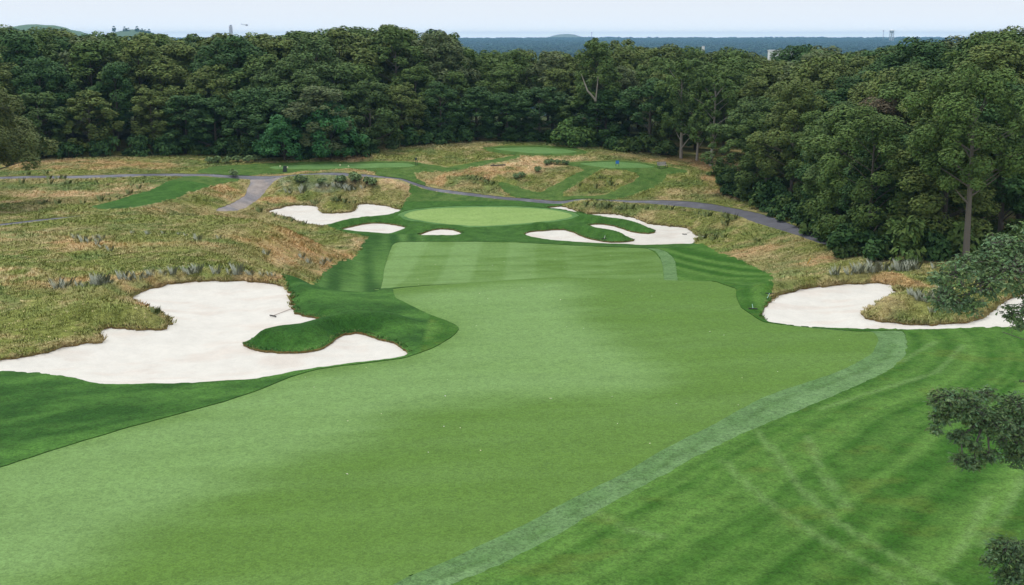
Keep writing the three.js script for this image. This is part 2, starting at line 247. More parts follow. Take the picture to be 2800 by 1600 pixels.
// zones of the unmown grass, as ellipses on the ground
const zone = (u, v, ru, rv, tone, k = 1) => { const c = onTerrain(u, v), a = onTerrain(u, v - rv), e = onTerrain(u, v + rv); return { x: c[0], s: c[1], rx: (ru * c[1]) / FOCAL, rs: Math.min(14, Math.max(0.5, Math.abs(a[1] - e[1]) / 2)), tone, k }; };
const ZONES = [
  zone(800, 665, 180, 45, 'tan'), zone(900, 690, 90, 35, 'tan'), zone(230, 665, 110, 18, 'tan'), zone(40, 742, 150, 18, 'straw'), zone(250, 770, 160, 12, 'tan'), zone(60, 800, 120, 20, 'tan', 0.7), zone(360, 805, 130, 12, 'tan'), zone(560, 762, 240, 8, 'rust'), zone(960, 660, 40, 12, 'straw'),
  zone(120, 538, 170, 8, 'straw'), zone(330, 536, 80, 6, 'straw', 1.2), zone(390, 515, 50, 7, 'straw', 1.3), zone(600, 525, 40, 12, 'tan'), zone(390, 570, 30, 4, 'straw'), zone(450, 668, 120, 12, 'tan', 0.6),
  zone(400, 725, 380, 34, 'olive'), zone(140, 705, 170, 36, 'olive'), zone(520, 620, 280, 30, 'olive', 0.8), zone(250, 600, 260, 16, 'olive'), zone(130, 512, 170, 14, 'green', 0.9), zone(420, 500, 70, 8, 'green'), zone(560, 548, 70, 14, 'olive'), zone(450, 840, 90, 22, 'olive'), zone(120, 900, 170, 40, 'olive', 0.8),
  zone(1050, 518, 90, 16, 'straw'), zone(720, 545, 70, 14, 'tan'), zone(900, 482, 130, 7, 'tan'), zone(860, 515, 110, 12, 'sage'), zone(1200, 490, 100, 14, 'tan'), zone(1290, 500, 70, 12, 'green', 0.8), zone(1420, 452, 120, 24, 'straw', 1.2), zone(1490, 438, 90, 9, 'straw', 1.3), zone(1340, 470, 110, 16, 'tan'), zone(1600, 520, 90, 16, 'olive'), zone(1660, 495, 90, 20, 'olive'),
  zone(2000, 475, 80, 60, 'tan'), zone(2040, 530, 60, 26, 'straw'), zone(1850, 500, 120, 22, 'olive', 0.7), zone(1700, 525, 60, 12, 'olive'), zone(1700, 575, 110, 12, 'green', 0.8), zone(1900, 580, 150, 18, 'olive', 0.7), zone(2010, 700, 110, 20, 'tan'), zone(2230, 715, 90, 16, 'tan'), zone(2050, 640, 110, 24, 'olive', 0.6), zone(2150, 755, 80, 12, 'green', 0.6), zone(2300, 770, 200, 9, 'rust'),
  zone(2500, 835, 110, 26, 'olive', 0.8), zone(2480, 785, 60, 14, 'tan'), zone(250, 448, 300, 12, 'tan', 0.9), zone(560, 452, 90, 9, 'green', 0.8), zone(1000, 430, 160, 10, 'tan'), zone(1200, 425, 180, 16, 'olive'), zone(60, 470, 90, 8, 'green'), zone(1880, 440, 90, 12, 'tan', 0.8),
];
const TONE = { tan: SC('#bd9f74'), straw: SC('#d4ba94'), olive: SC('#7f8746'), green: SC('#667f46'), sage: SC('#8a9474'), rust: SC('#a88862') };
function wildTone(x, s) { // linear colour as it shows in daylight
  const wx = x + (fbm(x * 0.25, s * 0.25, 71, 3) - 0.5) * 9, ws = s + (fbm(x * 0.25, s * 0.25, 77, 3) - 0.5) * 9;
  let c = mix3(SC('#838a4a'), SC('#a2996a'), smooth(0.35, 0.65, fbm(x * 0.12, s * 0.12, 83, 3)));
  for (const z of ZONES) { const q = ((wx - z.x) / z.rx) ** 2 + ((ws - z.s) / z.rs) ** 2; if (q < 3) c = mix3(c, TONE[z.tone], Math.min(0.94, z.k * smooth(1.5, 0.45, q) * 0.95)); }
  const n = fbm(x * 0.55, s * 0.55, 91, 4);
  c = mix3(c, TONE.olive, smooth(0.52, 0.68, n) * 0.55); c = mix3(c, TONE.straw, smooth(0.44, 0.3, n) * 0.35);
  const g = fbm(x * 0.3, s * 0.3, 97, 3); c = mix3(c, TONE.green, smooth(0.6, 0.72, g) * 0.5);
  return c;
}
const ALB = (c, map) => [c[0] / (1.31 * map), c[1] / (1.33 * map), c[2] / (1.46 * map)]; // daylight colour -> base colour for a map of that mean
const nearOut = new Outline(NEAR_STRIP), lightPass = new Outline(px([[-120, 1200], [400, 1040], [720, 940], [1010, 893], [1120, 850], [1140, 815], [985, 742], [1200, 715], [1420, 702], [1440, 790], [1560, 880], [1640, 960], [1100, 1010], [820, 1120], [600, 1195], [350, 1310], [90, 1456], [-120, 1560]], D));
const TRACKS = [[[1880, 1075], [1930, 1130], [1990, 1215], [2080, 1300], [2200, 1375], [2360, 1460]], [[1800, 1150], [1850, 1200], [1900, 1245], [1990, 1310], [2110, 1380], [2250, 1456]], [[2010, 1090], [2045, 1180], [2110, 1270]], [[2460, 1240], [2420, 1320], [2370, 1400]], [[2548, 1190], [2500, 1280], [2440, 1360]], [[1490, 1280], [1560, 1320], [1650, 1340]], [[2120, 910], [2250, 900], [2330, 850]], [[2040, 1020], [2330, 930], [2400, 860]]].map((l) => px(l, D));
function trackDist(x, s) { let b = 9; for (const l of TRACKS) for (let i = 0; i + 1 < l.length; i++) { const ex = l[i + 1][0] - l[i][0], ey = l[i + 1][1] - l[i][1], t = clamp(((x - l[i][0]) * ex + (s - l[i][1]) * ey) / (ex * ex + ey * ey), 0, 1); b = Math.min(b, Math.hypot(l[i][0] + ex * t - x, l[i][1] + ey * t - s)); } return b; }
const paint = {
  fairway(x, s, near) {
    const a = SC('#85aa69'), b = SC('#698f42'); let t;
    const w = fbm(x * 0.22 + s * 0.05, s * 0.7 - x * 0.12, 101, 4) - 0.5;
    if (near) { const d = lightPass.sd(x, s, 12) + w * 2.4; t = smooth(-3, 3, d); t = clamp(t * 0.9 + (fbm(x * 0.1 + s * 0.04, s * 0.45 - x * 0.08, 107, 4) - 0.5) * 0.5 + 0.05, 0, 1); }
    else { const bx = x - (s - 140) * 0.02; t = clamp(0.45 + 0.5 * smooth(-0.25, 0.25, Math.sin(bx * 0.95 + 0.6)) * smooth(14, -4, x) - 0.25 + smooth(6, -6, x) * 0.25 + w * 1.2, 0, 1); }
    return mul(mix3(b, a, t), 0.98 + w * 0.16);
  },
  rough(x, s) {
    const w = fbm(x * 1.3, s * 1.3, 113, 4) - 0.5;
    let c = mix3(SC('#396425'), SC('#56843c'), clamp(0.42 + w * 1.3, 0, 1));
    if (s < 105 && x > -6) { // right-hand rough: mower passes that run along the edge of the fairway, and wheel tracks
      const d = -nearFair.sd(x, s, 40) + (fbm(x * 0.15, s * 0.15, 127, 2) - 0.5) * 0.5, st = vnoise(d * 0.6, (x + s) * 0.012, 131) * 0.3 + vnoise(d * 1.5, (x + s) * 0.02, 137) * 0.45 + vnoise(d * 2.8, (x + s) * 0.03, 141) * 0.3;
      c = mix3(SC('#3c6c22'), SC('#6c9748'), clamp((st - 0.5) * 1.7 + 0.38 + w * 0.7, 0, 1));
      c = mix3(c, SC('#82a566'), smooth(0.34, 0.06, trackDist(x, s) + w * 0.4) * 0.5);
      c = mix3(c, SC('#6d7a35'), smooth(0.64, 0.8, fbm(x * 0.5, s * 0.8, 139, 3)) * 0.3);
    } else if (s < 100) { const st = fbm(x * 0.12 + s * 0.1, s * 0.45 - x * 0.3, 149, 4); c = mix3(SC('#335f24'), SC('#57873c'), clamp((st - 0.5) * 2.2 + 0.42 + w * 0.8, 0, 1)); } else if (x < -11 && s < 160) { const st = vnoise((x * 0.98 + (s - 130) * 0.12) * 0.9, s * 0.03, 151); c = mix3(SC('#345f25'), SC('#648f48'), clamp((st - 0.5) * 1.8 + 0.35 + w * 0.7, 0, 1)); } else if (x > 15 && s < 150) { const st = vnoise((x + (s - 130) * 0.35) * 0.9, s * 0.03, 157); c = mix3(SC('#3b6c20'), SC('#659142'), clamp((st - 0.5) * 1.6 + 0.35 + w * 0.7, 0, 1)); }
    if (s > 182) c = mix3(c, SC('#7d8c50'), 0.3 + w * 0.7);
    return c;
  },
  strip(x, s) { // two mower widths: paler outer pass, a dark seam between
    const w = fbm(x * 1.1, s * 1.1, 163, 4) - 0.5, d = -nearFair.sd(x, s, 6) + w * 0.5;
    let c = mix3(SC('#638a54'), SC('#7a9f6c'), clamp(0.4 + 0.3 * smooth(0.9, 1.3, d) + w * 1.4, 0, 1));
    return mix3(c, SC('#52773f'), 0.55 * smooth(0.3, 0.05, Math.abs(d - 1.05)) * smooth(0.35, 0.6, vnoise(x * 0.8, s * 0.8, 171)));
  },
  green(x, s) { const w = fbm(x * 0.4, s * 0.9, 167, 4) - 0.5; return mix3(SC('#93b56a'), SC('#a3c278'), clamp(0.5 + w * 1.6, 0, 1)); },
  collar(x, s) { const w = fbm(x * 1.2, s * 1.2, 173, 3) - 0.5; return mix3(SC('#5d8c52'), SC('#749f60'), clamp(0.5 + w * 1.6, 0, 1)); },
  tee(x, s) { const w = fbm(x * 0.7, s * 1.2, 179, 3) - 0.5; return mix3(SC('#6a9456'), SC('#789f62'), clamp(0.5 + w * 1.4, 0, 1)); },
  sand(x, s) { const w = fbm(x * 0.35, s * 0.9, 181, 4); return mix3(SC('#f5f2f2'), SC('#efe5e2'), smooth(0.5, 0.75, w) * 0.7); },
  path0(x, s) { const w = fbm(x * 0.5, s * 0.5, 191, 3); return mix3(SC('#8b8c99'), SC('#71727f'), smooth(0.3, 0.7, w + 0.35 * smooth(14, 26, x))); },
  path1(x, s) { const w = fbm(x * 0.8, s * 0.4, 193, 4); return mix3(SC('#b0a6a6'), SC('#97949e'), smooth(0.3, 0.7, w)); },
};
paint.path2 = paint.path0;

// ───────────────────────── ground sheets, clipped along their outlines ─────────────────────────
const NORM = new Float32Array(NX * NS * 3);
for (let j = 0; j < NS; j++) for (let i = 0; i < NX; i++) {
  const i0 = Math.max(0, i - 1), i1 = Math.min(NX - 1, i + 1), j0 = Math.max(0, j - 1), j1 = Math.min(NS - 1, j + 1);
  const gx = (GH[j * NX + i1] - GH[j * NX + i0]) / ((i1 - i0) * DX), gs = (GH[j1 * NX + i] - GH[j0 * NX + i]) / (SR[j1] - SR[j0]), l = Math.hypot(gx, 1, gs);
  NORM.set([-gx / l, 1 / l, gs / l], (j * NX + i) * 3);
}
const SANDS = BUNKERS.map((_, i) => 'sand' + i), ORDER = [...SANDS, ...LAYERS, 'wild'];
function buildSheet(key, { lift = 0, skirt = 0.25, colour, map, skirtColour }) {
  const at = ORDER.indexOf(key), higher = ORDER.slice(0, at).filter((k) => !(key.startsWith('sand'))), own = key === 'wild' ? null : F[key];
  const keep = own ? [[own, 1]] : []; for (const k of higher) keep.push([F[k], -1]);
  const pos = [], nor = [], col = [], uv = [], idx = [], cache = new Map();
  const shown = (x, s) => ALB(colour(x, s), map);
  const push = (x, y, s, n, c) => { pos.push(x, y + lift, -s); nor.push(...n); uv.push(x / 8, s / 8); col.push(...c); return pos.length / 3 - 1; };
  const gridV = (q) => { if (!cache.has(q)) { const i = q % NX, j = (q - i) / NX, x = X0 + i * DX, s = SR[j]; cache.set(q, push(x, GH[q], s, [NORM[q * 3], NORM[q * 3 + 1], NORM[q * 3 + 2]], shown(x, s))); } return cache.get(q); };
  const cutV = new Map();
  const tri = (a, b, c) => {
    let all = true;
    for (const [A, g] of keep) { const x = A[a] * g > 0, y = A[b] * g > 0, z = A[c] * g > 0; if (!x && !y && !z) return; if (!(x && y && z)) all = false; }
    if (all) { idx.push(gridV(a), gridV(b), gridV(c)); return; }
    let poly = [[1, 0, 0, -1], [0, 1, 0, -1], [0, 0, 1, -1]]; // barycentric corner + field that cut the edge after it
    for (let k = 0; k < keep.length; k++) {
      const [A, g] = keep[k], va = A[a] * g, vb = A[b] * g, vc = A[c] * g; if (va > 0 && vb > 0 && vc > 0) continue;
      const out = [], val = (p) => p[0] * va + p[1] * vb + p[2] * vc;
      for (let i = 0; i < poly.length; i++) {
        const p = poly[i], n = poly[(i + 1) % poly.length], vp = val(p), vn = val(n);
        if (vp > 0) out.push(p);
        if ((vp > 0) !== (vn > 0)) { const t = vp / (vp - vn); out.push([lerp(p[0], n[0], t), lerp(p[1], n[1], t), lerp(p[2], n[2], t), vp > 0 ? k : p[3]]); }
      }
      poly = out; if (poly.length < 3) return;
    }
    const ids = poly.map((p) => {
      const f = (G, st = 1, o = 0) => p[0] * G[a * st + o] + p[1] * G[b * st + o] + p[2] * G[c * st + o];
      const xy = (q) => [X0 + (q % NX) * DX, SR[Math.floor(q / NX)]], A = xy(a), B = xy(b), C = xy(c);
      const x = p[0] * A[0] + p[1] * B[0] + p[2] * C[0], s = p[0] * A[1] + p[1] * B[1] + p[2] * C[1], key2 = Math.round(x * 2000) * 1e7 + Math.round(s * 2000);
      if (!cutV.has(key2)) cutV.set(key2, push(x, f(GH), s, [f(NORM, 3, 0), f(NORM, 3, 1), f(NORM, 3, 2)], shown(x, s)));
      return cutV.get(key2);
    });
    for (let i = 1; i + 1 < ids.length; i++) idx.push(ids[0], ids[i], ids[i + 1]);
    if (skirt) for (let i = 0; i < ids.length; i++) if (poly[i][3] >= 0) { // a face going down where the sheet ends
      const p = ids[i], n = ids[(i + 1) % ids.length]; if (p === n) continue;
      const ax = pos[p * 3], ay = pos[p * 3 + 1], az = pos[p * 3 + 2], bx = pos[n * 3], by = pos[n * 3 + 1], bz = pos[n * 3 + 2], l = Math.hypot(bx - ax, bz - az) || 1, N = [(bz - az) / l * 0.7, 0.7, (ax - bx) / l * 0.7];
      const field = keep[poly[i][3]][0], sandy = SANDS.some((k) => F[k] === field), c0 = col.slice(p * 3, p * 3 + 3), cs = sandy && skirtColour ? ALB(mix3(skirtColour, colour(ax, -az), 0.35 * vnoise(ax * 3, az * 3, 7)), map) : c0;
      const base = pos.length / 3, v = (x, y, z) => { pos.push(x, y, z); nor.push(...N); uv.push((x + z) / 8, y / 8); col.push(...cs); };
      v(ax, ay, az); v(bx, by, bz); v(bx, by - skirt, bz); v(ax, ay - skirt, az); idx.push(base, base + 1, base + 2, base, base + 2, base + 3);
    }
  };
  for (let j = 0; j + 1 < NS; j++) for (let i = 0; i + 1 < NX; i++) {
    const q = j * NX + i; if (own && own[q] <= 0 && own[q + 1] <= 0 && own[q + NX] <= 0 && own[q + NX + 1] <= 0) continue;
    tri(q, q + 1, q + NX + 1); tri(q, q + NX + 1, q + NX);
  }
  const g = new THREE.BufferGeometry();
  g.setAttribute('position', new THREE.Float32BufferAttribute(pos, 3)); g.setAttribute('normal', new THREE.Float32BufferAttribute(nor, 3)); g.setAttribute('uv', new THREE.Float32BufferAttribute(uv, 2)); g.setAttribute('color', new THREE.Float32BufferAttribute(col, 3)); g.setIndex(idx);
  return g;
}
// sands sink below the turf by their lip
BUNKERS.forEach((b, i) => { tag(mesh('sand_bunker', buildSheet('sand' + i, { lift: -b.lip, skirt: 0, colour: paint.sand, map: 0.95 }), M.sand, scene), b.label, 'bunker', null, 'structure'); });
PATHS.forEach((p, i) => tag(mesh(i === 2 ? 'footpath' : i ? 'gravel_path' : 'cart_path', buildSheet('path' + i, { lift: 0.0, colour: paint['path' + i], map: 0.82 }), M.tar, scene), p.label, 'path', null, 'structure'));
const soil = SC('#a48a5e');
tag(mesh('putting_green', buildSheet('green', { lift: 0.012, colour: paint.green, map: 0.8 }), M.turf, scene), 'smooth pale oval putting green', 'green', null, 'structure');
tag(mesh('tee_box', buildSheet('tee', { lift: 0.03, colour: paint.tee, map: 0.8 }), M.turf, scene), 'level mown teeing grounds near the woods', 'tee', null, 'structure');
tag(mesh('collar', buildSheet('collar', { lift: 0.02, colour: paint.collar, map: 0.8 }), M.turf, scene), 'slightly darker mown collar round the putting green', 'collar', null, 'structure');
tag(mesh('fairway', buildSheet('fairway', { lift: 0.02, colour: (x, s) => paint.fairway(x, s, nearFair.sd(x, s, 1) > -0.8), map: 0.8, skirtColour: soil }), M.turf, scene), 'broad closely mown fairway with pale mowing passes', 'fairway', null, 'structure');
tag(mesh('first_cut', buildSheet('strip', { lift: 0.03, colour: paint.strip, map: 0.76, skirtColour: soil }), M.rough, scene), 'pale bluish strip of first cut along the fairway edge', 'grass strip', null, 'structure');
tag(mesh('rough', buildSheet('rough', { lift: 0.06, skirt: 0.35, colour: paint.rough, map: 0.76, skirtColour: soil }), M.rough, scene), 'dark green mown rough with mower stripes and grassy bunker fingers', 'rough', null, 'structure');
tag(mesh('fescue_ground', buildSheet('wild', { lift: 0.05, skirt: 0.5, colour: (x, s) => mul(wildTone(x, s), 1.15), map: 0.7, skirtColour: soil }), M.wild, scene), 'tan and olive unmown fescue ground', 'ground', null, 'structure');
{ // the land beyond: one sheet to the horizon, kept below the detailed ground
  const rs = [18, 26, 33.6]; for (let s = 40; s < 236; s += 14) rs.push(s); rs.push(235); for (let s = 242; s < 420; s += 9) rs.push(s); for (let s = 440; s < 1200; s += 45) rs.push(s); for (let s = 1300; s < 12500; s *= 1.25) rs.push(s); rs.push(13000);
  const ks = []; for (let k = -60; k <= 60; k++) ks.push(k / 60);
  const pos = [], col = [], uv = [], idx = [];
  for (const s of rs) for (const k of ks) {
    const x = k * (110 + s * 0.75), inside = Math.abs(x) < 79 && s > 34 && s < 235.5; let h = baseH(x, s) - (inside ? 3 : 0.02); if (s > 420) h += (fbm(x * 0.0012, s * 0.0012, 5, 3) - 0.5) * 14 * smooth(420, 900, s);
    pos.push(x, h, -s); uv.push(x / 8, s / 8);
    col.push(...ALB(s > 240 ? mix3(SC('#3f4a2c'), SC('#5a6a3c'), fbm(x * 0.02, s * 0.02, 9, 3)) : wildTone(x, s), 0.7));
  }
  const n = ks.length; for (let j = 0; j + 1 < rs.length; j++) for (let i = 0; i + 1 < n; i++) { const q = j * n + i; idx.push(q, q + 1, q + n + 1, q, q + n + 1, q + n); }
  const g = new THREE.BufferGeometry(); g.setAttribute('position', new THREE.Float32BufferAttribute(pos, 3)); g.setAttribute('uv', new THREE.Float32BufferAttribute(uv, 2)); g.setAttribute('color', new THREE.Float32BufferAttribute(col, 3)); g.setIndex(idx); g.computeVertexNormals();
  tag(mesh('ground', g, M.wild, scene), 'wooded plain stretching away to the horizon', 'ground', null, 'structure');
}
// ───────────────────────── trees ─────────────────────────
const bark = std(0.1, 0.085, 0.07, 0.95), paleBark = std(0.34, 0.3, 0.26, 0.9), greyBark = std(0.15, 0.13, 0.11, 0.95);
const leafMat = (r, g, b) => new THREE.MeshPhysicalMaterial({ specularIntensity: 0.3, color: new THREE.Color().setRGB(r, g, b), vertexColors: true, roughness: 0.75, side: THREE.DoubleSide });
const LEAF = { deep: leafMat(0.058, 0.122, 0.036), oak: leafMat(0.104, 0.168, 0.042), olive: leafMat(0.135, 0.182, 0.048), moss: leafMat(0.092, 0.152, 0.044), lush: leafMat(0.058, 0.17, 0.052), brown: leafMat(0.14, 0.115, 0.07), bright: leafMat(0.11, 0.195, 0.05), rust: leafMat(0.4, 0.12, 0.06), sage: leafMat(0.13, 0.17, 0.07) };
class Leaves { // small folded leaf sprays gathered into one mesh
  constructor(tri = false) { this.p = []; this.c = []; this.i = []; this.tri = tri; }
  add(x, y, z, nx, ny, nz, len, wid, turn, tone) {
    let ax = Math.cos(turn), ay = Math.sin(turn) * 0.4, az = Math.sin(turn); const d = ax * nx + ay * ny + az * nz; ax -= d * nx; ay -= d * ny; az -= d * nz; const l = Math.hypot(ax, ay, az) || 1; ax /= l; ay /= l; az /= l;
    const bx = ny * az - nz * ay, by = nz * ax - nx * az, bz = nx * ay - ny * ax, q = this.p.length / 3, f = wid * 0.3;
    if (this.tri) { this.p.push(x - ax * len + bx * wid, y - ay * len + by * wid, z - az * len + bz * wid, x - ax * len * 0.4 - bx * wid * 1.2, y - ay * len * 0.4 - by * wid * 1.2, z - az * len * 0.4 - bz * wid * 1.2, x + ax * len, y + ay * len - len * 0.2, z + az * len); for (let k = 0; k < 3; k++) this.c.push(...tone); this.i.push(q, q + 1, q + 2); return; }
    this.p.push(x - ax * len, y - ay * len, z - az * len, x + bx * wid + nx * f, y + by * wid + ny * f, z + bz * wid + nz * f, x + ax * len, y + ay * len - len * 0.25, z + az * len, x - bx * wid + nx * f, y - by * wid + ny * f, z - bz * wid + nz * f);
    for (let k = 0; k < 4; k++) this.c.push(...tone);
    this.i.push(q, q + 1, q + 2, q, q + 2, q + 3);
  }
  geo() { const g = new THREE.BufferGeometry(); g.setAttribute('position', new THREE.Float32BufferAttribute(this.p, 3)); g.setAttribute('color', new THREE.Float32BufferAttribute(this.c, 3)); g.setIndex(this.i); const h = g.toNonIndexed(); h.computeVertexNormals(); return h; }
}
function fillClump(L, rng, c, r, n, size, hub) { // sprays over the outer side of one bough
  const t0 = 0.86 + rng() * 0.28;
  for (let k = 0; k < n; k++) {
    let dx, dy, dz, ok = 0;
    for (let q = 0; q < 6; q++) { const z = rng() * 2 - 1, a = rng() * 6.283, w = Math.sqrt(1 - z * z); dx = w * Math.cos(a); dy = z; dz = w * Math.sin(a); const ox = c[0] - hub[0], oy = c[1] - hub[1] + 1.2, oz = c[2] - hub[2], l = Math.hypot(ox, oy, oz) || 1; ok = (dx * ox + dy * oy + dz * oz) / l + dy * 0.25; if (ok > -0.25 || rng() < 0.08) break; }
    const rr = r * (0.62 + 0.45 * Math.sqrt(rng())), x = c[0] + dx * rr, y = c[1] + dy * rr * 0.82, z = c[2] + dz * rr;
    let nx = dx * 0.7 + (rng() - 0.5) * 1.1, ny = dy * 0.6 + 0.8 + (rng() - 0.5) * 0.9, nz = dz * 0.7 + (rng() - 0.5) * 1.1; const l = Math.hypot(nx, ny, nz) || 1;
    const t = t0 * (0.84 + rng() * 0.32), y2 = rng(), sz = size * (0.6 + rng() * 0.8);
    L.add(x, y, z, nx / l, ny / l, nz / l, sz, sz * 0.62, rng() * 6.283, [t * (0.9 + 0.22 * y2), t, t * (0.85 + 0.3 * rng())]);
  }
}
function limb(a, b, ra, rb, sides = 6, bend = 0.12, rng = Math.random) {
  const A = new THREE.Vector3(...a), B = new THREE.Vector3(...b), m = A.clone().lerp(B, 0.5).add(new THREE.Vector3((rng() - 0.5) * bend, (rng() - 0.3) * bend, (rng() - 0.5) * bend).multiplyScalar(A.distanceTo(B)));
  const curve = new THREE.QuadraticBezierCurve3(A, m, B), n = 6, g = new THREE.TubeGeometry(curve, n, 1, sides, false), p = g.attributes.position, c = new THREE.Vector3();
  for (let i = 0; i <= n; i++) { curve.getPointAt(i / n, c); const r = lerp(ra, rb, i / n); for (let j = 0; j <= sides; j++) { const q = i * (sides + 1) + j; p.setXYZ(q, c.x + (p.getX(q) - c.x) * r, c.y + (p.getY(q) - c.y) * r, c.z + (p.getZ(q) - c.z) * r); } }
  return g;
}
// one oak, 16 m tall: {base: where the crown starts, R: crown radius}
function oak(seed, { H = 16, base = 3.5, R = 4.6, clumps = 64, leaves = 150, size = 0.36, skew = 0, trunkR = 0.26, flat = 0.75 } = {}) {
  const rng = makeRng(seed), L = new Leaves(true), parts = [], hub = [0, lerp(base, H, 0.45), 0];
  const lean = [(rng() - 0.5) * 0.9, (rng() - 0.5) * 0.9], top = [lean[0], H * 0.8, lean[1]];
  parts.push(limb([0, -0.6, 0], top, trunkR, trunkR * 0.25, 7, 0.05, rng));
  const ph = rng() * 50;
  for (let k = 0; k < clumps; k++) {
    const t = (k + 0.5) / clumps, y = lerp(base, H - 0.8, Math.pow(t, 0.9)) + (rng() - 0.5) * 1.4, prof = Math.pow(Math.sin(Math.PI * clamp(0.16 + 0.8 * t, 0, 1)), 0.62) * (1 - 0.2 * t);
    const a = k * 2.39996 + rng() * 1.2, bulge = 0.55 + 0.85 * vnoise(Math.cos(a) * 1.3 + ph, Math.sin(a) * 1.3 + t * 3.2, 61), rr = R * prof * (0.35 + 0.65 * Math.sqrt(rng())) * bulge * (1 + skew * Math.cos(a)), r = (0.5 + 1.15 * rng() * rng() + 0.25 * rng()) * (R / 4.6);
    const c = [Math.cos(a) * rr + lean[0] * t, y + (bulge - 0.95) * 1.2, Math.sin(a) * rr + lean[1] * t];
    fillClump(L, rng, c, r, Math.round(leaves * (0.25 + 0.75 * r * r)), size, hub);
    if (k % 4 === 0) { const f = clamp((y - 2.2) / (H * 0.8), 0.1, 0.9); parts.push(limb([top[0] * f, top[1] * f, top[2] * f], c, trunkR * 0.4 * (1 - f * 0.6), 0.03, 5, 0.15, rng)); }
  }
  return { crown: L.geo(), trunk: mergeGeometries(parts) };
}
function bush(seed, R = 1.5, H = 2.2, clumps = 12, leaves = 55, size = 0.24) {
  const rng = makeRng(seed), L = new Leaves(), parts = [];
  for (let k = 0; k < clumps; k++) { const a = rng() * 6.283, rr = R * Math.sqrt(rng()) * 0.8, c = [Math.cos(a) * rr, 0.35 + rng() * (H - 0.9) * (1 - 0.35 * rr / R), Math.sin(a) * rr]; fillClump(L, rng, c, R * (0.34 + 0.22 * rng()), leaves, size, [0, 0.2, 0]); if (k % 2 === 0) parts.push(limb([(rng() - 0.5) * 0.3, -0.2, (rng() - 0.5) * 0.3], c, 0.035, 0.012, 4, 0.1, rng)); }
  return { crown: L.geo(), trunk: mergeGeometries(parts) };
}
const set = (seeds, o) => seeds.map((s, i) => oak(s, { ...o, R: o.R + 0.35 * (i % 3) }));
const FARO = { leaves: 150, size: 0.22 }, NEARO = { leaves: 270, size: 0.16 };
const VARIANTS = { far: { edge: set([101, 102, 103, 104], { H: 15, base: 1.4, R: 4.2, clumps: 78, ...FARO }), tall: set([201, 202, 203, 204, 205], { H: 16, base: 5, R: 4.4, clumps: 68, ...FARO }), bare: set([301, 302], { H: 16, base: 7.2, R: 4.6, clumps: 60, trunkR: 0.34, ...FARO }) }, near: { edge: set([111, 112, 113], { H: 15, base: 1.4, R: 4.4, clumps: 80, ...NEARO }), tall: set([211, 212, 213], { H: 16, base: 4.6, R: 4.6, clumps: 72, ...NEARO }), bare: set([311], { H: 16, base: 7.2, R: 4.8, clumps: 64, trunkR: 0.34, ...NEARO }) } };
function plant(name, geo, label, category, mat, barkMat, [x, s], scale, turn, group, parts = ['trunk', 'crown'], sink = 0) {
  const g = thing(name, label, category, [x, heightAt(x, s) - sink, -s], turn, group); g.scale.set(...(Array.isArray(scale) ? scale : [scale, scale, scale]));
  mesh(parts[0], geo.trunk, barkMat, g); mesh(parts[1], geo.crown, mat, g); return g;
}
const EDGE_PX = [[-200, 446], [-60, 444], [130, 440], [300, 432], [450, 428], [600, 430], [720, 436], [860, 438], [985, 433], [1040, 415], [1120, 402], [1230, 396], [1330, 390], [1480, 390], [1560, 397], [1650, 412], [1760, 424], [1850, 436], [1930, 452], [1975, 495], [2010, 535], [2060, 556], [2130, 584], [2200, 618], [2260, 652], [2300, 690], [2350, 716], [2450, 722], [2560, 718], [2680, 712], [2830, 705]];
const EDGE = EDGE_PX.map(([u, v]) => onTerrain(u, v, heightAt)); EDGE.push([75, EDGE[EDGE.length - 1][1] - 2]);
const woods = new Outline([...EDGE, [230, 118], [260, 420], [-260, 420], [-120, 205]], 2);
const woodRng = makeRng(77), spots = [];
{ // trees stand 5 to 7 m apart behind the edge of the wood
  const cand = [];
  for (let s = 112; s < 345; s += 2.2) for (let x = -0.46 * s - 6; x < 0.46 * s + 6; x += 2.2) { const jx = x + (woodRng() - 0.5) * 2, js = s + (woodRng() - 0.5) * 2; cand.push([jx, js]); }
  for (let i = cand.length - 1; i > 0; i--) { const j = Math.floor(woodRng() * (i + 1)); [cand[i], cand[j]] = [cand[j], cand[i]]; }
  const depth = cand.map((c) => woods.sd(c[0], c[1], 80));
  const pick = (lo, hi, gap) => cand.forEach((c, k) => { const d = depth[k]; if (d < lo || d > hi) return; for (const q of spots) if (Math.hypot(q.x - c[0], q.s - c[1]) < gap * (c[1] > 260 ? 1.25 : 1)) return; spots.push({ x: c[0], s: c[1], d }); });
  pick(2.2, 5.5, 5.2); pick(5.5, 14, 6.0); pick(14, 75, 6.8);
}
const SKIP = [[2640, 726, 4.5]].map(([u, v, r]) => [...onTerrain(u, v, heightAt), r]);
spots.sort((a, b) => a.s - b.s);
let planted = 0; const rest = [];
const KINDS = [['deep', 'dark green'], ['oak', 'mid green'], ['olive', 'olive green'], ['moss', 'moss green'], ['sage', 'dull grey-green']];
const LANDMARKS = [[60, 'the spreading oak'], [330, 'the tan meadow'], [560, 'the leafy weeds'], [760, 'the slate hole marker'], [880, 'the low lush trees'], [1010, 'the long tee'], [1180, 'the olive meadow bank'], [1430, 'the back tee'], [1575, 'the light green shrub'], [1690, 'the blue sign'], [1812, 'the slatted bench'], [1905, 'the pale trunks'], [2060, 'the cart path bend'], [2250, 'the end of the cart path'], [2450, 'the brown half-dead oak'], [2640, 'the long bare trunk']];
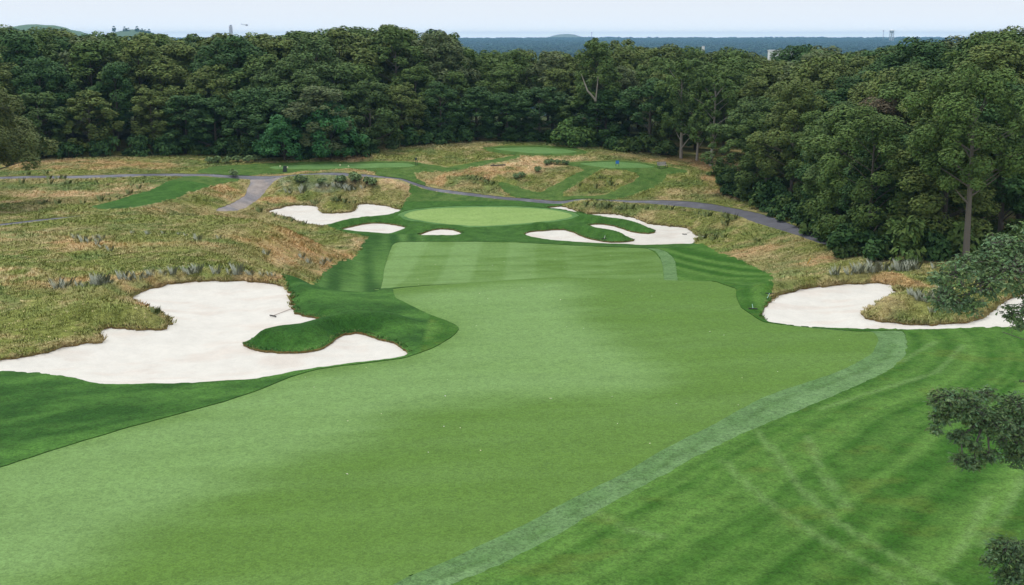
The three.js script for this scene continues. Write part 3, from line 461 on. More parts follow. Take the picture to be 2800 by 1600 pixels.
const SKYLINE = [[-300, 76], [0, 76], [160, 78], [330, 90], [440, 80], [550, 90], [700, 92], [800, 84], [880, 66], [945, 60], [1040, 68], [1150, 82], [1210, 80], [1245, 100], [1320, 120], [1430, 122], [1540, 118], [1585, 134], [1650, 104], [1715, 102], [1780, 122], [1920, 114], [2030, 128], [2095, 140], [2150, 136], [2168, 109], [2250, 109], [2290, 122], [2530, 112], [2570, 124], [2640, 100], [2700, 88], [2800, 86], [3200, 84]];
const skylineV = (u) => { let i = 0; while (i < SKYLINE.length - 2 && SKYLINE[i + 1][0] < u) i++; const a = SKYLINE[i], b = SKYLINE[i + 1]; return lerp(a[1], b[1], clamp((u - a[0]) / (b[0] - a[0]), 0, 1)); };
const paleSpots = [[1862, 434], [1905, 440], [1943, 454]].map(([u, v]) => onTerrain(u, v, heightAt));
for (const p of spots) {
  if (SKIP.some((k) => Math.hypot(k[0] - p.x, k[1] - p.s) < k[2])) continue;
  if (paleSpots.some((k) => Math.abs(k[0] - p.x * k[1] / p.s) < 5 && p.s < k[1] + 2)) continue;
  const u = 1400 + (p.x / p.s) * FOCAL; if (u < -260 || u > 3060) continue;
  const rng = makeRng(Math.round(p.x * 97 + p.s * 1013)), right = p.x > 22, n = fbm(p.x * 0.06, p.s * 0.06, 201, 2), r = rng();
  let kind = KINDS[right ? (r < 0.3 ? 1 : r < 0.62 ? 2 : r < 0.78 ? 4 : r < 0.9 ? 3 : 0) : n < 0.45 ? (r < 0.22 ? 0 : r < 0.5 ? 3 : r < 0.8 ? 1 : 2) : r < 0.35 ? 2 : r < 0.65 ? 1 : r < 0.8 ? 4 : 3];
  if (p.d < 6 && p.x > -60 && p.x < 26 && r < 0.75) kind = KINDS[0];
  const front = p.d < 5.5, from = p.s < 185 && right ? VARIANTS.near : VARIANTS.far, set = front ? (right && p.s > 185 && rng() < 0.4 ? from.bare : rng() < (right ? 0.7 : 0.85) ? from.edge : from.tall) : p.d < 14 ? (rng() < 0.3 ? from.edge : from.tall) : from.tall, geo = set[Math.floor(rng() * set.length)];
  const room = EYE + ((103 - skylineV(u)) / FOCAL) * p.s - heightAt(p.x, p.s) - (u < 1250 ? 0.7 : u < 2500 ? 1.2 : 0.3) + 1.6 * (hash2(Math.round(p.x), Math.round(p.s), 9) - 0.6), young = smooth(20, 3, p.d);
  const tallness = clamp(room * (1 - (right ? 0.24 : 0.4) * young) - 2.6 * rng() * rng(), 9, 24), k = tallness / 16, w = clamp(k, 0.85, 1.2) * (1.08 + 0.3 * rng());
  let near = LANDMARKS[0]; for (const m of LANDMARKS) if (Math.abs(m[0] - u) < Math.abs(near[0] - u)) near = m;
  const row = front ? 'at the wood edge' : p.d < 14 ? 'just inside the wood' : p.d < 32 ? 'well inside the wood' : 'far back in the wood', size = tallness < 13 ? 'short' : w > k * 1.12 ? 'broad' : tallness > 18 ? 'tall' : 'middling';
  const label = `${size} ${kind[1]} oak ${row} behind ${near[1]}`;
  if (planted < 295) { planted++; plant('oak_tree', geo, label, 'tree', LEAF[kind[0]], rng() < 0.3 ? greyBark : bark, [p.x, p.s], [w, k, w], rng() * 6.28, `${kind[1]} oaks ${row} behind ${near[1]}`); } else rest.push([p, geo, kind, w, k, rng() * 6.28]);
}
if (rest.length) { // the farthest crowns, seen only as a mass over the others
  const byGeo = VARIANTS.far.tall[0], im = new THREE.InstancedMesh(byGeo.crown, LEAF.oak, rest.length), m = new THREE.Matrix4();
  rest.forEach(([p, , kind, w, k, a], i) => { m.makeRotationY(a).scale(new THREE.Vector3(w, k, w)).setPosition(p.x, baseH(p.x, p.s), -p.s); im.setMatrixAt(i, m); const c = 0.8 + 0.5 * hash2(i, 3); im.setColorAt(i, new THREE.Color(c * (0.8 + 0.5 * hash2(i, 5)), c, c)); });
  im.name = 'far_woodland'; im.castShadow = im.receiveShadow = true; scene.add(im); tag(im, 'mass of treetops far inside the wood', 'woodland', null, 'stuff');
}
console.log('trees', planted, rest.length);
// single trees one can pick out
const single = (name, geo, label, mat, bk, u, v, H, wide, turn, base = 16, dS = 0) => { const p = onTerrain(u, v, heightAt), k = H / base; return plant(name, geo, label, 'tree', mat, bk, [p[0], p[1] + dS], [k * wide, k, k * wide], turn); };
single('oak_tree', oak(501, { H: 17, base: 7.5, R: 5.4, clumps: 80, leaves: 330, size: 0.15, trunkR: 0.34 }), 'tall oak with a long bare grey trunk behind the bunker with the fescue island', LEAF.oak, greyBark, 2640, 726, 17.4, 1, 1, 17);
single('oak_tree', oak(502, { H: 16, base: 3, R: 5, clumps: 74, leaves: 210, size: 0.15 }), 'half-dead oak with brown thinning leaves above the cart path', LEAF.brown, greyBark, 2500, 690, 15.5, 1, 2, 16, 14);
single('pale_trunk_oak', oak(503, { ...FARO, H: 16, base: 4.2, R: 4.4, trunkR: 0.34 }), 'oak with a straight pale trunk, nearest the slatted bench', LEAF.oak, paleBark, 1862, 434, 16, 0.9, 0, 16, 0);
single('pale_trunk_oak', oak(504, { ...FARO, H: 15, base: 4.2, R: 4, trunkR: 0.26 }), 'slim oak with a pale trunk, between two other pale trunks', LEAF.moss, paleBark, 1905, 440, 15, 0.9, 1, 15, 0);
single('pale_trunk_oak', oak(505, { ...FARO, H: 16, base: 4.6, R: 4.4, trunkR: 0.34 }), 'oak with a pale trunk where the tan grass bends round the wood', LEAF.oak, paleBark, 1943, 454, 15, 0.95, 2, 16, 0);
single('lush_tree', oak(506, { ...FARO, H: 7.5, base: 0.6, R: 4.6, clumps: 60 }), 'low spreading lush green tree at the wood edge behind the long tee', LEAF.lush, bark, 775, 443, 7, 1, 0, 7.5, 1.5);
single('lush_tree', oak(507, { ...FARO, H: 9.5, base: 0.6, R: 4.4, clumps: 66 }), 'taller lush green tree beside the low spreading one', LEAF.lush, bark, 900, 440, 9.2, 1, 0, 9.5, 2);
{ // leaning oak with a pale dead limb
  const p = onTerrain(1640, 402, heightAt), g = plant('leaning_oak', oak(508, { ...FARO, H: 18, base: 6, R: 4.6, clumps: 76 }), 'tall oak with a crooked pale limb reaching out of its crown', 'tree', LEAF.oak, bark, [p[0] - 0.5, p[1] + 3], 1, 0);
  const rng = makeRng(9), b = [limb([0.2, 6.2, 0.4], [-0.4, 7.8, 4.4], 0.24, 0.22, 6, 0.05, rng), limb([-0.4, 7.8, 4.4], [-1.8, 9.4, 5.2], 0.22, 0.15, 6, 0.1, rng), limb([-1.8, 9.4, 5.2], [-2.9, 12.2, 5.4], 0.15, 0.05, 6, 0.2, rng), limb([-0.4, 7.8, 4.4], [-0.1, 11.8, 5.3], 0.14, 0.05, 5, 0.1, rng), limb([-0.3, 3.2, 0.6], [-2.6, 4.9, 5], 0.1, 0.05, 5, 0.25, rng)]; const m = mesh('limb', mergeGeometries(b), paleBark, g); m.userData.label = 'crooked pale bare limb';
}
{ const b = bush(511, 3.2, 4.6, 26, 90, 0.3), p = onTerrain(1575, 402, heightAt); plant('shrub', b, 'rounded light green shrub below the crooked pale limb', 'shrub', LEAF.bright, bark, [p[0], p[1] + 1], [1.15, 1.1, 1], 0, null, ['stem', 'foliage']); }
{ const p = onTerrain(96, 400, heightAt); plant('red_leaved_tree', oak(512, { H: 9, base: 5, R: 1.5, clumps: 9, leaves: 50, size: 0.25 }), 'small tree with a red-leaved top amid the green oaks', 'tree', LEAF.rust, bark, [-92, 246], [0.9, 1.75, 0.9], 0); }
// undergrowth along the edge of the wood
{
  const variants = [521, 522, 523, 524].map((s) => bush(s, 1.7, 2.6, 13, 60, 0.27)), rng = makeRng(33);
  for (let i = 0; i + 1 < EDGE.length; i++) {
    const a = EDGE[i], b = EDGE[i + 1], len = Math.hypot(b[0] - a[0], b[1] - a[1]), n = Math.round(len / 3.2);
    for (let k = 0; k < n; k++) {
      const t = (k + rng()) / n, x = lerp(a[0], b[0], t), s = lerp(a[1], b[1], t) + 1 + rng() * 1.6, u = 1400 + (x / s) * FOCAL; if (Math.abs(x) > 0.41 * s) continue; if (u > 1830 && u < 1960 && rng() < 0.8) continue; if (u > 1300 && u < 1480 && rng() < 0.5) continue;
      const m = rng() < 0.6 ? 'deep' : rng() < 0.5 ? 'moss' : 'oak', w = 0.7 + rng() * 0.6, hue = m === 'deep' ? 'dark green' : m === 'moss' ? 'moss green' : 'mid green';
      let near = LANDMARKS[0]; for (const q of LANDMARKS) if (Math.abs(q[0] - u) < Math.abs(near[0] - u)) near = q;
      plant('undergrowth_shrub', variants[Math.floor(rng() * 4)], `${w > 1.05 ? 'large' : w < 0.85 ? 'small' : 'middling'} ${hue} shrub below the wood behind ${near[1]}`, 'shrub', LEAF[m], bark, [x, s], [w, w * (0.7 + rng() * 0.6), w], rng() * 6.28, `${hue} undergrowth shrubs behind ${near[1]}`, ['stem', 'foliage']);
    }
  }
}

// near oaks whose boughs reach into view
function lobedLeaf(L, x, y, z, dir, nrm, len, tone) { // a pointed, lobed oak leaf
  const a = dir, b = new THREE.Vector3().crossVectors(nrm, a).normalize(), q = L.p.length / 3, prof = [[-0.5, 0.02], [-0.25, 0.22], [-0.1, 0.08], [0.1, 0.32], [0.22, 0.1], [0.38, 0.18], [0.55, 0]];
  for (const [t, w] of prof) for (const sg of [-1, 1]) { const dr = -0.18 * len * (t + 0.5) ** 2 + Math.abs(w) * 0.25 * len; L.p.push(x + a.x * t * len + b.x * w * sg * len + nrm.x * dr, y + a.y * t * len + b.y * w * sg * len + nrm.y * dr, z + a.z * t * len + b.z * w * sg * len + nrm.z * dr); L.c.push(...tone); }
  for (let k = 0; k + 1 < prof.length; k++) { const o = q + k * 2; L.i.push(o, o + 1, o + 3, o, o + 3, o + 2); }
}
function leafyBough(L, rng, c, r, n, len) { // hand-sized leaves in rosettes at twig ends
  const out = [], n2 = Math.round(n / 9), nrm = new THREE.Vector3(), dir = new THREE.Vector3();
  for (let k = 0; k < n2; k++) {
    const z = rng() * 2 - 1, a = rng() * 6.283, w = Math.sqrt(1 - z * z), q = Math.pow(rng(), 0.45), tip = [c[0] + w * Math.cos(a) * r[0] * q, c[1] + z * r[1] * q, c[2] + w * Math.sin(a) * r[2] * q]; out.push(tip);
    const t0 = 0.75 + 0.5 * rng(), blue = rng();
    for (let i = 0; i < 9; i++) {
      const b = rng() * 6.283, e = (rng() - 0.55) * 1.1; dir.set(Math.cos(b) * Math.cos(e), Math.sin(e) - 0.15, Math.sin(b) * Math.cos(e)).normalize(); nrm.set((rng() - 0.5) * 2, 0.7, (rng() - 0.5) * 2); nrm.addScaledVector(dir, -nrm.dot(dir)).normalize();
      const l = len * (0.65 + rng() * 0.6), t = t0 * (0.7 + 0.6 * rng()), f = 0.09 + 0.12 * rng(); lobedLeaf(L, tip[0] + dir.x * f, tip[1] + dir.y * f, tip[2] + dir.z * f, dir, nrm, l, [t * (0.85 + 0.35 * rng()), t, t * (0.75 + 0.5 * blue)]);
    }
  }
  return out;
}
{
  const root = thing('foreground_oak', 'lobed-leaf oak whose low boughs hang over the mown rough', 'tree', [27, heightAt(27, 45), -45]), rng = makeRng(601), L = new Leaves(), parts = [], o = root.position;
  const rel = (v) => [v.x - o.x, v.y - o.y, v.z - o.z];
  parts.push(limb([0, -0.5, 0], [0.3, 7, 0.2], 0.42, 0.26, 9, 0.04, rng), limb([0.3, 7, 0.2], [0.2, 13, 0], 0.26, 0.07, 8, 0.05, rng));
  const bough = (list, from, leafN, len = 0.14) => { let prev = from, r0 = 0.05; for (const [u, v, s, rad, tn] of list) { const c = rel(atDepth(u, v, s)), rr = (rad * s) / FOCAL; parts.push(limb(prev, c, r0, r0 * 0.55, 6, 0.14, rng)); r0 *= 0.6; const tips = leafyBough(L, rng, c, [rr * 1.12, rr * 0.85, rr * 1.2], Math.round(leafN * tn), len); tips.forEach((t, i) => { if (i % 3 === 0) parts.push(limb(c, t, 0.026, 0.01, 4, 0.2, rng)); }); prev = c; } };
  // upper bough
  bough([[2860, 760, 44, 90, 2], [2760, 740, 43.5, 75, 1.6], [2700, 770, 43, 60, 1], [2610, 750, 42.6, 52, 0.9]], [0.3, 7.5, 0.2], 820);
  bough([[2780, 690, 44.5, 62, 1.2], [2725, 668, 44.4, 42, 0.7]], [0.3, 9, 0.2], 820); bough([[2850, 650, 44.5, 80, 1.3]], [0.3, 9, 0.2], 820);
  bough([[2700, 715, 44, 50, 1], [2640, 720, 43.5, 42, 0.7], [2572, 762, 43, 26, 0.35]], [-1, 8.4, 0.1], 820);
  bough([[2590, 815, 42.5, 46, 0.9], [2650, 830, 42.6, 36, 0.55]], rel(atDepth(2700, 790, 43)), 820);
  bough([[2830, 850, 43.5, 55, 0.9], [2765, 855, 43.2, 28, 0.3], [2790, 880, 43, 24, 0.3]], [0, 6.2, 0.1], 820); bough([[2790, 1040, 43.5, 10, 0.03]], [0.2, 5, 0.1], 300); parts.push(limb([0.2, 5.6, 0.1], rel(atDepth(2742, 908, 43)), 0.05, 0.012, 5, 0.1, rng));
  // middle bough
  bough([[2870, 1190, 43.5, 110, 2.2], [2770, 1170, 43, 75, 1.7], [2700, 1150, 42.6, 62, 1.5], [2640, 1110, 42.3, 58, 1.4], [2590, 1090, 42, 42, 0.9]], [0.2, 4.2, 0.1], 1100);
  bough([[2780, 1110, 43, 52, 0.8], [2700, 1075, 42.8, 30, 0.25]], [0.1, 5, 0.1], 1100); bough([[2570, 1140, 42, 26, 0.3], [2562, 1175, 42, 16, 0.12]], rel(atDepth(2640, 1120, 42.3)), 1100);
  bough([[2625, 1195, 42.2, 30, 0.4], [2632, 1255, 42.2, 24, 0.35]], rel(atDepth(2690, 1150, 42.6)), 1100); bough([[2665, 1220, 42.2, 20, 0.25], [2668, 1268, 42.2, 18, 0.2]], rel(atDepth(2690, 1150, 42.6)), 1100); bough([[2705, 1245, 42.4, 26, 0.35]], rel(atDepth(2700, 1150, 42.6)), 1100); bough([[2780, 1245, 42.8, 40, 0.6]], rel(atDepth(2780, 1170, 43)), 1100);
  // low bough
  bough([[2850, 1560, 41, 75, 1.6], [2775, 1520, 40.6, 52, 1.2], [2745, 1495, 40.5, 36, 0.5], [2702, 1530, 40.2, 18, 0.2], [2760, 1575, 40.4, 40, 0.7]], [0.1, 2.6, 0.1], 1100);
  for (let k = 0; k < 26; k++) { const a = rng() * 6.283, y = 3 + rng() * 10.5, r = 3.4 * Math.sin((y - 1) / 13 * 3), c = [Math.abs(Math.cos(a)) * r + 1.2, y, Math.sin(a) * r]; leafyBough(L, rng, c, [1.2, 0.9, 1.2], 320, 0.15); if (k % 2) parts.push(limb([0.2, y * 0.75, 0.1], c, 0.1, 0.03, 5, 0.15, rng)); }
  mesh('trunk', mergeGeometries(parts), std(0.13, 0.11, 0.1, 0.95), root); mesh('crown', L.geo(), leafMat(0.12, 0.195, 0.08), root);
}
{ const g = oak(602, { H: 15.2, base: 5.2, R: 8.6, clumps: 70, leaves: 260, size: 0.16, skew: 0.1, trunkR: 0.45 }); plant('spreading_oak', g, 'broad olive oak with low hanging boughs beside the cart path', 'tree', leafMat(0.125, 0.155, 0.05), bark, [-67.6, 158], [1, 0.98, 1], 0.4); }

// ───────────────────────── unmown grass ─────────────────────────
function tuftGeo(seed, blades, h, spread, w, lean) {
  const rng = makeRng(seed), p = [], c = [], i = [];
  for (let k = 0; k < blades; k++) { const a = rng() * 6.283, r = spread * Math.sqrt(rng()), x = Math.cos(a) * r, z = Math.sin(a) * r, b = rng() * 6.283, hh = h * (0.55 + 0.6 * rng()), lx = Math.cos(a) * lean * hh + (rng() - 0.5) * 0.3 * hh, lz = Math.sin(a) * lean * hh + (rng() - 0.5) * 0.3 * hh, wx = Math.cos(b) * w * 0.5, wz = Math.sin(b) * w * 0.5, q = p.length / 3, t = 0.75 + 0.5 * rng(); p.push(x - wx, -0.03, z - wz, x + wx, -0.03, z + wz, x + lx * 0.45 + wx * 0.7, hh * 0.62, z + lz * 0.45 + wz * 0.7, x + lx, hh, z + lz); for (let m = 0; m < 4; m++) c.push(t, t, t); i.push(q, q + 1, q + 2, q, q + 2, q + 3); }
  const g = new THREE.BufferGeometry(); g.setAttribute('position', new THREE.Float32BufferAttribute(p, 3)); g.setAttribute('color', new THREE.Float32BufferAttribute(c, 3)); g.setIndex(i); const n = g.toNonIndexed(); n.computeVertexNormals(); const a = n.attributes.normal; for (let k = 0; k < a.count; k++) { const v = new THREE.Vector3(a.getX(k), Math.abs(a.getY(k)) + 3, a.getZ(k)).normalize(); a.setXYZ(k, v.x, v.y, v.z); } return n;
}
const grassMat = new THREE.MeshStandardMaterial({ vertexColors: true, roughness: 0.9, side: THREE.DoubleSide });
const isWild = (x, s, m = 0.05) => { if (x < X0 + 1 || x > X1 - 1 || s < SR[0] + 1 || s > SR[NS - 2]) return false; const q = locate(s) * NX + Math.round((x - X0) / DX); for (const k of [...SANDS, ...LAYERS]) if (F[k][q] > -m) return false; return true; };
{
  const sets = [[], [], []], rng = makeRng(55), N = 420000;
  for (let k = 0; k < N; k++) {
    const s = 60 + 165 * Math.pow(rng(), 0.62), x = (rng() * 2 - 1) * (0.42 * s + 1); if (!isWild(x, s, 0.12)) continue; if (Math.max(sample(F.path0, x, s), sample(F.path1, x, s), sample(F.path2, x, s)) > -0.5) continue; if (woods.sd(x, s, 3) > 1.5) continue;
    const n = fbm(x * 0.5, s * 0.5, 211, 3), m = fbm(x * 0.16, s * 0.16, 223, 3); if (rng() > 0.3 + 1.3 * smooth(0.34, 0.62, n)) continue;
    const kind = m > 0.55 && rng() < 0.5 ? 1 : rng() < 0.1 ? 2 : 0; sets[kind].push([x, s, rng(), rng(), n]);
  }
  const geos = [tuftGeo(1, 14, 0.085, 0.27, 0.032, 0.9), tuftGeo(2, 13, 0.2, 0.22, 0.03, 0.5), tuftGeo(3, 12, 0.06, 0.3, 0.05, 1.3)], names = ['fescue_grass', 'tall_fescue_grass', 'matted_fescue_grass'], labels = ['knee-high tan and olive fescue blades', 'taller loose fescue stalks', 'low matted dead grass'];
  sets.forEach((list, k) => {
    const im = new THREE.InstancedMesh(geos[k], grassMat, list.length), mt = new THREE.Matrix4(), e = new THREE.Euler(), q = new THREE.Quaternion();
    list.forEach(([x, s, a, b, n], i) => {
      const sc = (0.65 + 0.7 * b) ; e.set((a - 0.5) * 0.3, a * 40, (b - 0.5) * 0.3); q.setFromEuler(e); mt.compose(new THREE.Vector3(x, heightAt(x, s) + 0.05, -s), q, new THREE.Vector3(sc, sc * (k === 1 ? 0.8 + 0.5 * a : 1), sc)); im.setMatrixAt(i, mt);
      let c = wildTone(x, s); if (k === 2) c = mix3(c, TONE.straw, 0.45); if (n > 0.56) c = mix3(c, TONE.green, 0.3 * a); c = mul(c, (0.92 + 0.2 * hash2(i, k, 5)) * 1.5); im.setColorAt(i, new THREE.Color(...c));
    });
    im.name = names[k]; im.castShadow = im.receiveShadow = true; scene.add(im); tag(im, labels[k], 'grass', null, 'stuff'); console.log(names[k], list.length);
  });
}
{ // shaggy turf along the lips of the bunkers
  const rng = makeRng(66), list = [];
  for (const b of BUNKERS) { const P = b.o.P; for (let i = 0; i < P.length; i++) { const a = P[i], c = P[(i + 1) % P.length], len = Math.hypot(c[0] - a[0], c[1] - a[1]), n = Math.ceil(len * 46); for (let k = 0; k < n; k++) { const t = rng(), x = lerp(a[0], c[0], t) + (rng() - 0.5) * 1.1, s = lerp(a[1], c[1], t) + (rng() - 0.5) * 1.1; if (x < X0 + 2 || x > X1 - 2) continue; let d = -9; for (const key of SANDS) d = Math.max(d, sample(F[key], x, s)); if (d > 0.02 || d < -0.28) continue; if (sample(F.fairway, x, s) > -0.1 || sample(F.strip, x, s) > -0.1) continue; const mown = sample(F.rough, x, s) > 0; if (mown) { let f = -9, n2 = -9; for (const key of SANDS) { f = Math.max(f, sample(F[key], x, s + 0.5)); n2 = Math.max(n2, sample(F[key], x, s - 0.5)); } if (f > n2 + 0.1) continue; } list.push([x, s, mown, rng(), rng()]); } } }
  const im = new THREE.InstancedMesh(tuftGeo(7, 9, 0.15, 0.13, 0.04, 0.8), grassMat, list.length), mt = new THREE.Matrix4(), e = new THREE.Euler(), q = new THREE.Quaternion();
  list.forEach(([x, s, mown, a, b], i) => { const sc = (mown ? 0.75 : 1.3) * (0.7 + 0.6 * b); e.set((a - 0.5) * 0.5, a * 40, (b - 0.5) * 0.5); q.setFromEuler(e); mt.compose(new THREE.Vector3(x, heightAt(x, s) + 0.04, -s), q, new THREE.Vector3(sc, sc, sc)); im.setMatrixAt(i, mt); const c = mown ? mix3(paint.rough(x, s), TONE.rust, 0.35 * smooth(0.5, 0.9, a)) : mix3(wildTone(x, s), TONE.rust, 0.5 * a); im.setColorAt(i, new THREE.Color(...mul(c, 1.1))); });
  im.name = 'lip_grass'; im.castShadow = im.receiveShadow = true; scene.add(im); tag(im, 'shaggy fringe of grass along the bunker lips', 'grass', null, 'stuff'); console.log('lip', list.length);
}
// bunch grasses and weeds that stand out singly
{
  const blue = [tuftGeo(11, 46, 0.85, 0.28, 0.035, 0.35), tuftGeo(12, 46, 0.75, 0.34, 0.035, 0.45)], mats = { blue: new THREE.MeshStandardMaterial({ color: new THREE.Color().setRGB(0.33, 0.36, 0.28), vertexColors: true, roughness: 0.9, side: THREE.DoubleSide }), green: new THREE.MeshStandardMaterial({ color: new THREE.Color().setRGB(0.17, 0.22, 0.075), vertexColors: true, roughness: 0.9, side: THREE.DoubleSide }) }, rng = makeRng(88);
  const line = (pts, n, jit, mat, sc, label, group, name = 'bunch_grass') => { for (let k = 0; k < n; k++) { const t = (rng() * (pts.length - 1)), i = Math.min(pts.length - 2, Math.floor(t)), f = t - i, u = lerp(pts[i][0], pts[i + 1][0], f) + (rng() - 0.5) * jit, v = lerp(pts[i][1], pts[i + 1][1], f) + (rng() - 0.5) * jit * 0.22, p = onTerrain(u, v, heightAt); if (!isWild(p[0], p[1], 0.1)) continue; const g = thing(name, label, 'grass', [p[0], heightAt(...p) + 0.04, -p[1]], rng() * 6, group); const w = sc * 0.68 * (0.6 + 0.8 * rng()); g.scale.set(w, w * (0.8 + 0.4 * rng()), w); mesh('blades', blue[Math.floor(rng() * 2)], mats[mat], g); } };
  line([[150, 790], [240, 782], [300, 772], [380, 762], [470, 752], [560, 748], [660, 752], [760, 758]], 46, 26, 'blue', 1.1, 'blue-grey bunch grass on the rim above the large bunker with the rake', 'blue-grey bunch grasses above the large bunker');
  line([[2260, 758], [2330, 748], [2420, 742], [2500, 738], [2570, 735]], 30, 24, 'blue', 1.3, 'blue-grey bunch grass behind the bunker with the fescue island', 'blue-grey bunch grasses by the wood');
  line([[2480, 800], [2530, 830], [2580, 800], [2560, 860], [2640, 850], [2690, 830]], 18, 34, 'blue', 1.2, 'blue-grey bunch grass on the fescue island', 'blue-grey bunch grasses on the fescue island');
  line([[800, 530], [860, 518], [920, 512], [980, 520]], 26, 40, 'blue', 1.2, 'grey-green bunch grass on the cape above the greenside bunker', 'bunch grasses on the cape'); line([[850, 560], [900, 550], [960, 556]], 14, 40, 'green', 1.1, 'green bunch grass on the cape above the greenside bunker', 'green bunch grasses on the cape');
  line([[730, 588], [780, 600], [840, 618], [700, 575]], 14, 20, 'green', 0.9, 'wispy bunch grass along the near edge of the greenside bunker', 'wispy grasses before the greenside bunker');
  line([[420, 860], [440, 845], [380, 830], [460, 885]], 12, 14, 'green', 0.9, 'upright green grass on the cape jutting into the large bunker', 'grasses on the bunker cape');
  line([[1570, 562], [1640, 565], [1660, 572], [1720, 575]], 22, 30, 'green', 1.25, 'tall green grass clump behind the sliver of bunker', 'tall grass clumps behind the green'); line([[1720, 580], [1840, 575], [2000, 600], [1990, 640], [1930, 655], [2060, 660]], 26, 40, 'green', 1.2, 'green grass clump between the fingered bunker and the cart path', 'grass clumps by the fingered bunker');
  line([[60, 480], [130, 484], [170, 492]], 26, 40, 'green', 1.3, 'lush green grass clump under the spreading oak', 'grass clumps under the spreading oak'); line([[180, 655], [300, 665], [280, 690], [360, 640], [520, 650], [840, 715], [880, 720]], 24, 70, 'blue', 1, 'grey-green bunch grass on the fescue ridge', 'bunch grasses on the ridge'); line([[60, 510], [180, 505], [420, 505], [250, 560], [100, 560], [470, 540]], 30, 60, 'green', 1.1, 'dark green grass clump beside the mown walk', 'grass clumps beside the mown walk');
  line([[1280, 490], [1340, 505], [1260, 480]], 16, 40, 'green', 1.1, 'green grass clump in the hollow beyond the cart path', 'grass clumps in the hollow'); line([[1600, 520], [1690, 505], [1650, 490], [1560, 535]], 14, 40, 'green', 0.9, 'green grass clump on the fescue mound inside the mown ring', 'grass clumps inside the mown ring');
  const weedMat = leafMat(0.2, 0.29, 0.12), weeds = [531, 532, 533].map((s) => bush(s, 0.7, 1.3, 9, 34, 0.16));
  const weed = (u, v, sc, label, mat = 'bright', group) => { const p = onTerrain(u, v, heightAt); plant('leafy_weed', weeds[Math.floor(rng() * 3)], label, 'weed', mat === 'bright' ? weedMat : LEAF[mat], bark, p, sc, rng() * 6, group, ['stem', 'foliage']); };
  [[640, 484, 1.2], [818, 500, 1.3], [830, 498, 1], [880, 502, 0.9], [935, 500, 1.3], [970, 500, 1.7], [1005, 505, 1.3], [1020, 507, 1.1]].forEach(([u, v, k]) => weed(u, v, k, 'leafy green weed at the verge of the cart path above the greenside bunker', 'bright', 'leafy weeds at the path verge'));
  [[570, 448], [595, 446], [620, 447], [650, 444], [680, 444], [700, 442]].forEach(([u, v]) => weed(u, v, 1.2, 'leafy green weed where the long tee meets the tan meadow', 'bright', 'leafy weeds at the tee end'));
  [[1495, 452], [1505, 448], [1522, 450], [1545, 452], [1470, 470], [1412, 490], [1425, 485]].forEach(([u, v]) => weed(u, v, 0.9, 'upright weed on the bare straw bank beside the small tee', 'bright', 'upright weeds on the straw bank'));
}

// ───────────────────────── things on the course ─────────────────────────
const box = (w, h, d, x = 0, y = 0, z = 0, rx = 0) => { const g = new THREE.BoxGeometry(w, h, d); if (rx) g.rotateX(rx); g.translate(x, y, z); return g; };
{ // bench
  const p = groundPx(1812, 461), g = thing('park_bench', 'grey slatted bench with dark metal legs on the mown tee surround', 'bench', [p.x, p.y + 0.06, p.z], 0.55), wood = std(0.46, 0.43, 0.41, 0.8), iron = std(0.04, 0.045, 0.045, 0.6);
  for (let k = 0; k < 4; k++) mesh('seat_slat', box(1.7, 0.035, 0.1, 0, 0.45, 0.18 - k * 0.115), wood, g);
  for (let k = 0; k < 4; k++) mesh('back_slat', box(1.7, 0.1, 0.03, 0, 0.56 + k * 0.115, -0.25 - k * 0.03, -0.22), wood, g);
  for (const x of [-0.72, 0.72]) { mesh('leg', mergeGeometries([box(0.06, 0.46, 0.06, x, 0.23, 0.2), box(0.06, 1.0, 0.06, x, 0.48, -0.29, -0.2), box(0.06, 0.05, 0.5, x, 0.42, -0.02)]), iron, g); mesh('armrest', box(0.07, 0.04, 0.5, x, 0.68, -0.04), iron, g); }
}
{ const p = groundPx(1688, 455), g = thing('tee_sign', 'small blue board on two dark legs standing on the tee', 'sign', [p.x, p.y + 0.05, p.z], 0.1), blue = std(0.03, 0.2, 0.62, 0.5), dark = std(0.03, 0.05, 0.08, 0.6); mesh('board', box(0.52, 0.42, 0.04, 0, 0.6, 0, -0.15), blue, g); mesh('frame', mergeGeometries([box(0.58, 0.04, 0.06, 0, 0.83, -0.035), box(0.58, 0.04, 0.06, 0, 0.37, 0.035)]), std(0.05, 0.14, 0.4, 0.5), g); for (const x of [-0.24, 0.24]) mesh('leg', box(0.045, 0.5, 0.045, x, 0.2, 0), dark, g); }
{ const p = groundPx(779, 471), g = thing('tee_marker_stone', 'dark slate hole marker leaning beside the long tee', 'marker', [p.x, p.y + 0.03, p.z], 0.15), sh = new THREE.Shape(); sh.moveTo(-0.32, 0); sh.lineTo(0.3, 0); sh.lineTo(0.28, 0.84); sh.quadraticCurveTo(0.25, 0.92, 0.16, 0.92); sh.lineTo(-0.1, 0.93); sh.quadraticCurveTo(-0.2, 0.92, -0.22, 0.82); sh.closePath(); const eg = new THREE.ExtrudeGeometry(sh, { depth: 0.16, bevelEnabled: true, bevelSize: 0.025, bevelThickness: 0.025, bevelSegments: 2 }); eg.translate(0, 0, -0.08); eg.rotateX(-0.1); mesh('slab', eg, std(0.035, 0.055, 0.048, 0.7), g); mesh('plinth', box(0.72, 0.08, 0.32, 0, 0.02, 0), std(0.06, 0.065, 0.06, 0.9), g); }
for (const [u, v] of [[766, 457], [786, 460], [930, 454], [953, 457.5]]) { const p = groundPx(u, v), g = new THREE.SphereGeometry(0.13, 12, 8); const m = mesh('tee_marker', g, std(0.85, 0.82, 0.5, 0.5), scene); m.position.set(p.x, p.y + 0.12, p.z); tag(m, 'small pale yellow ball marking the long tee', 'tee marker', 'yellow tee markers'); }
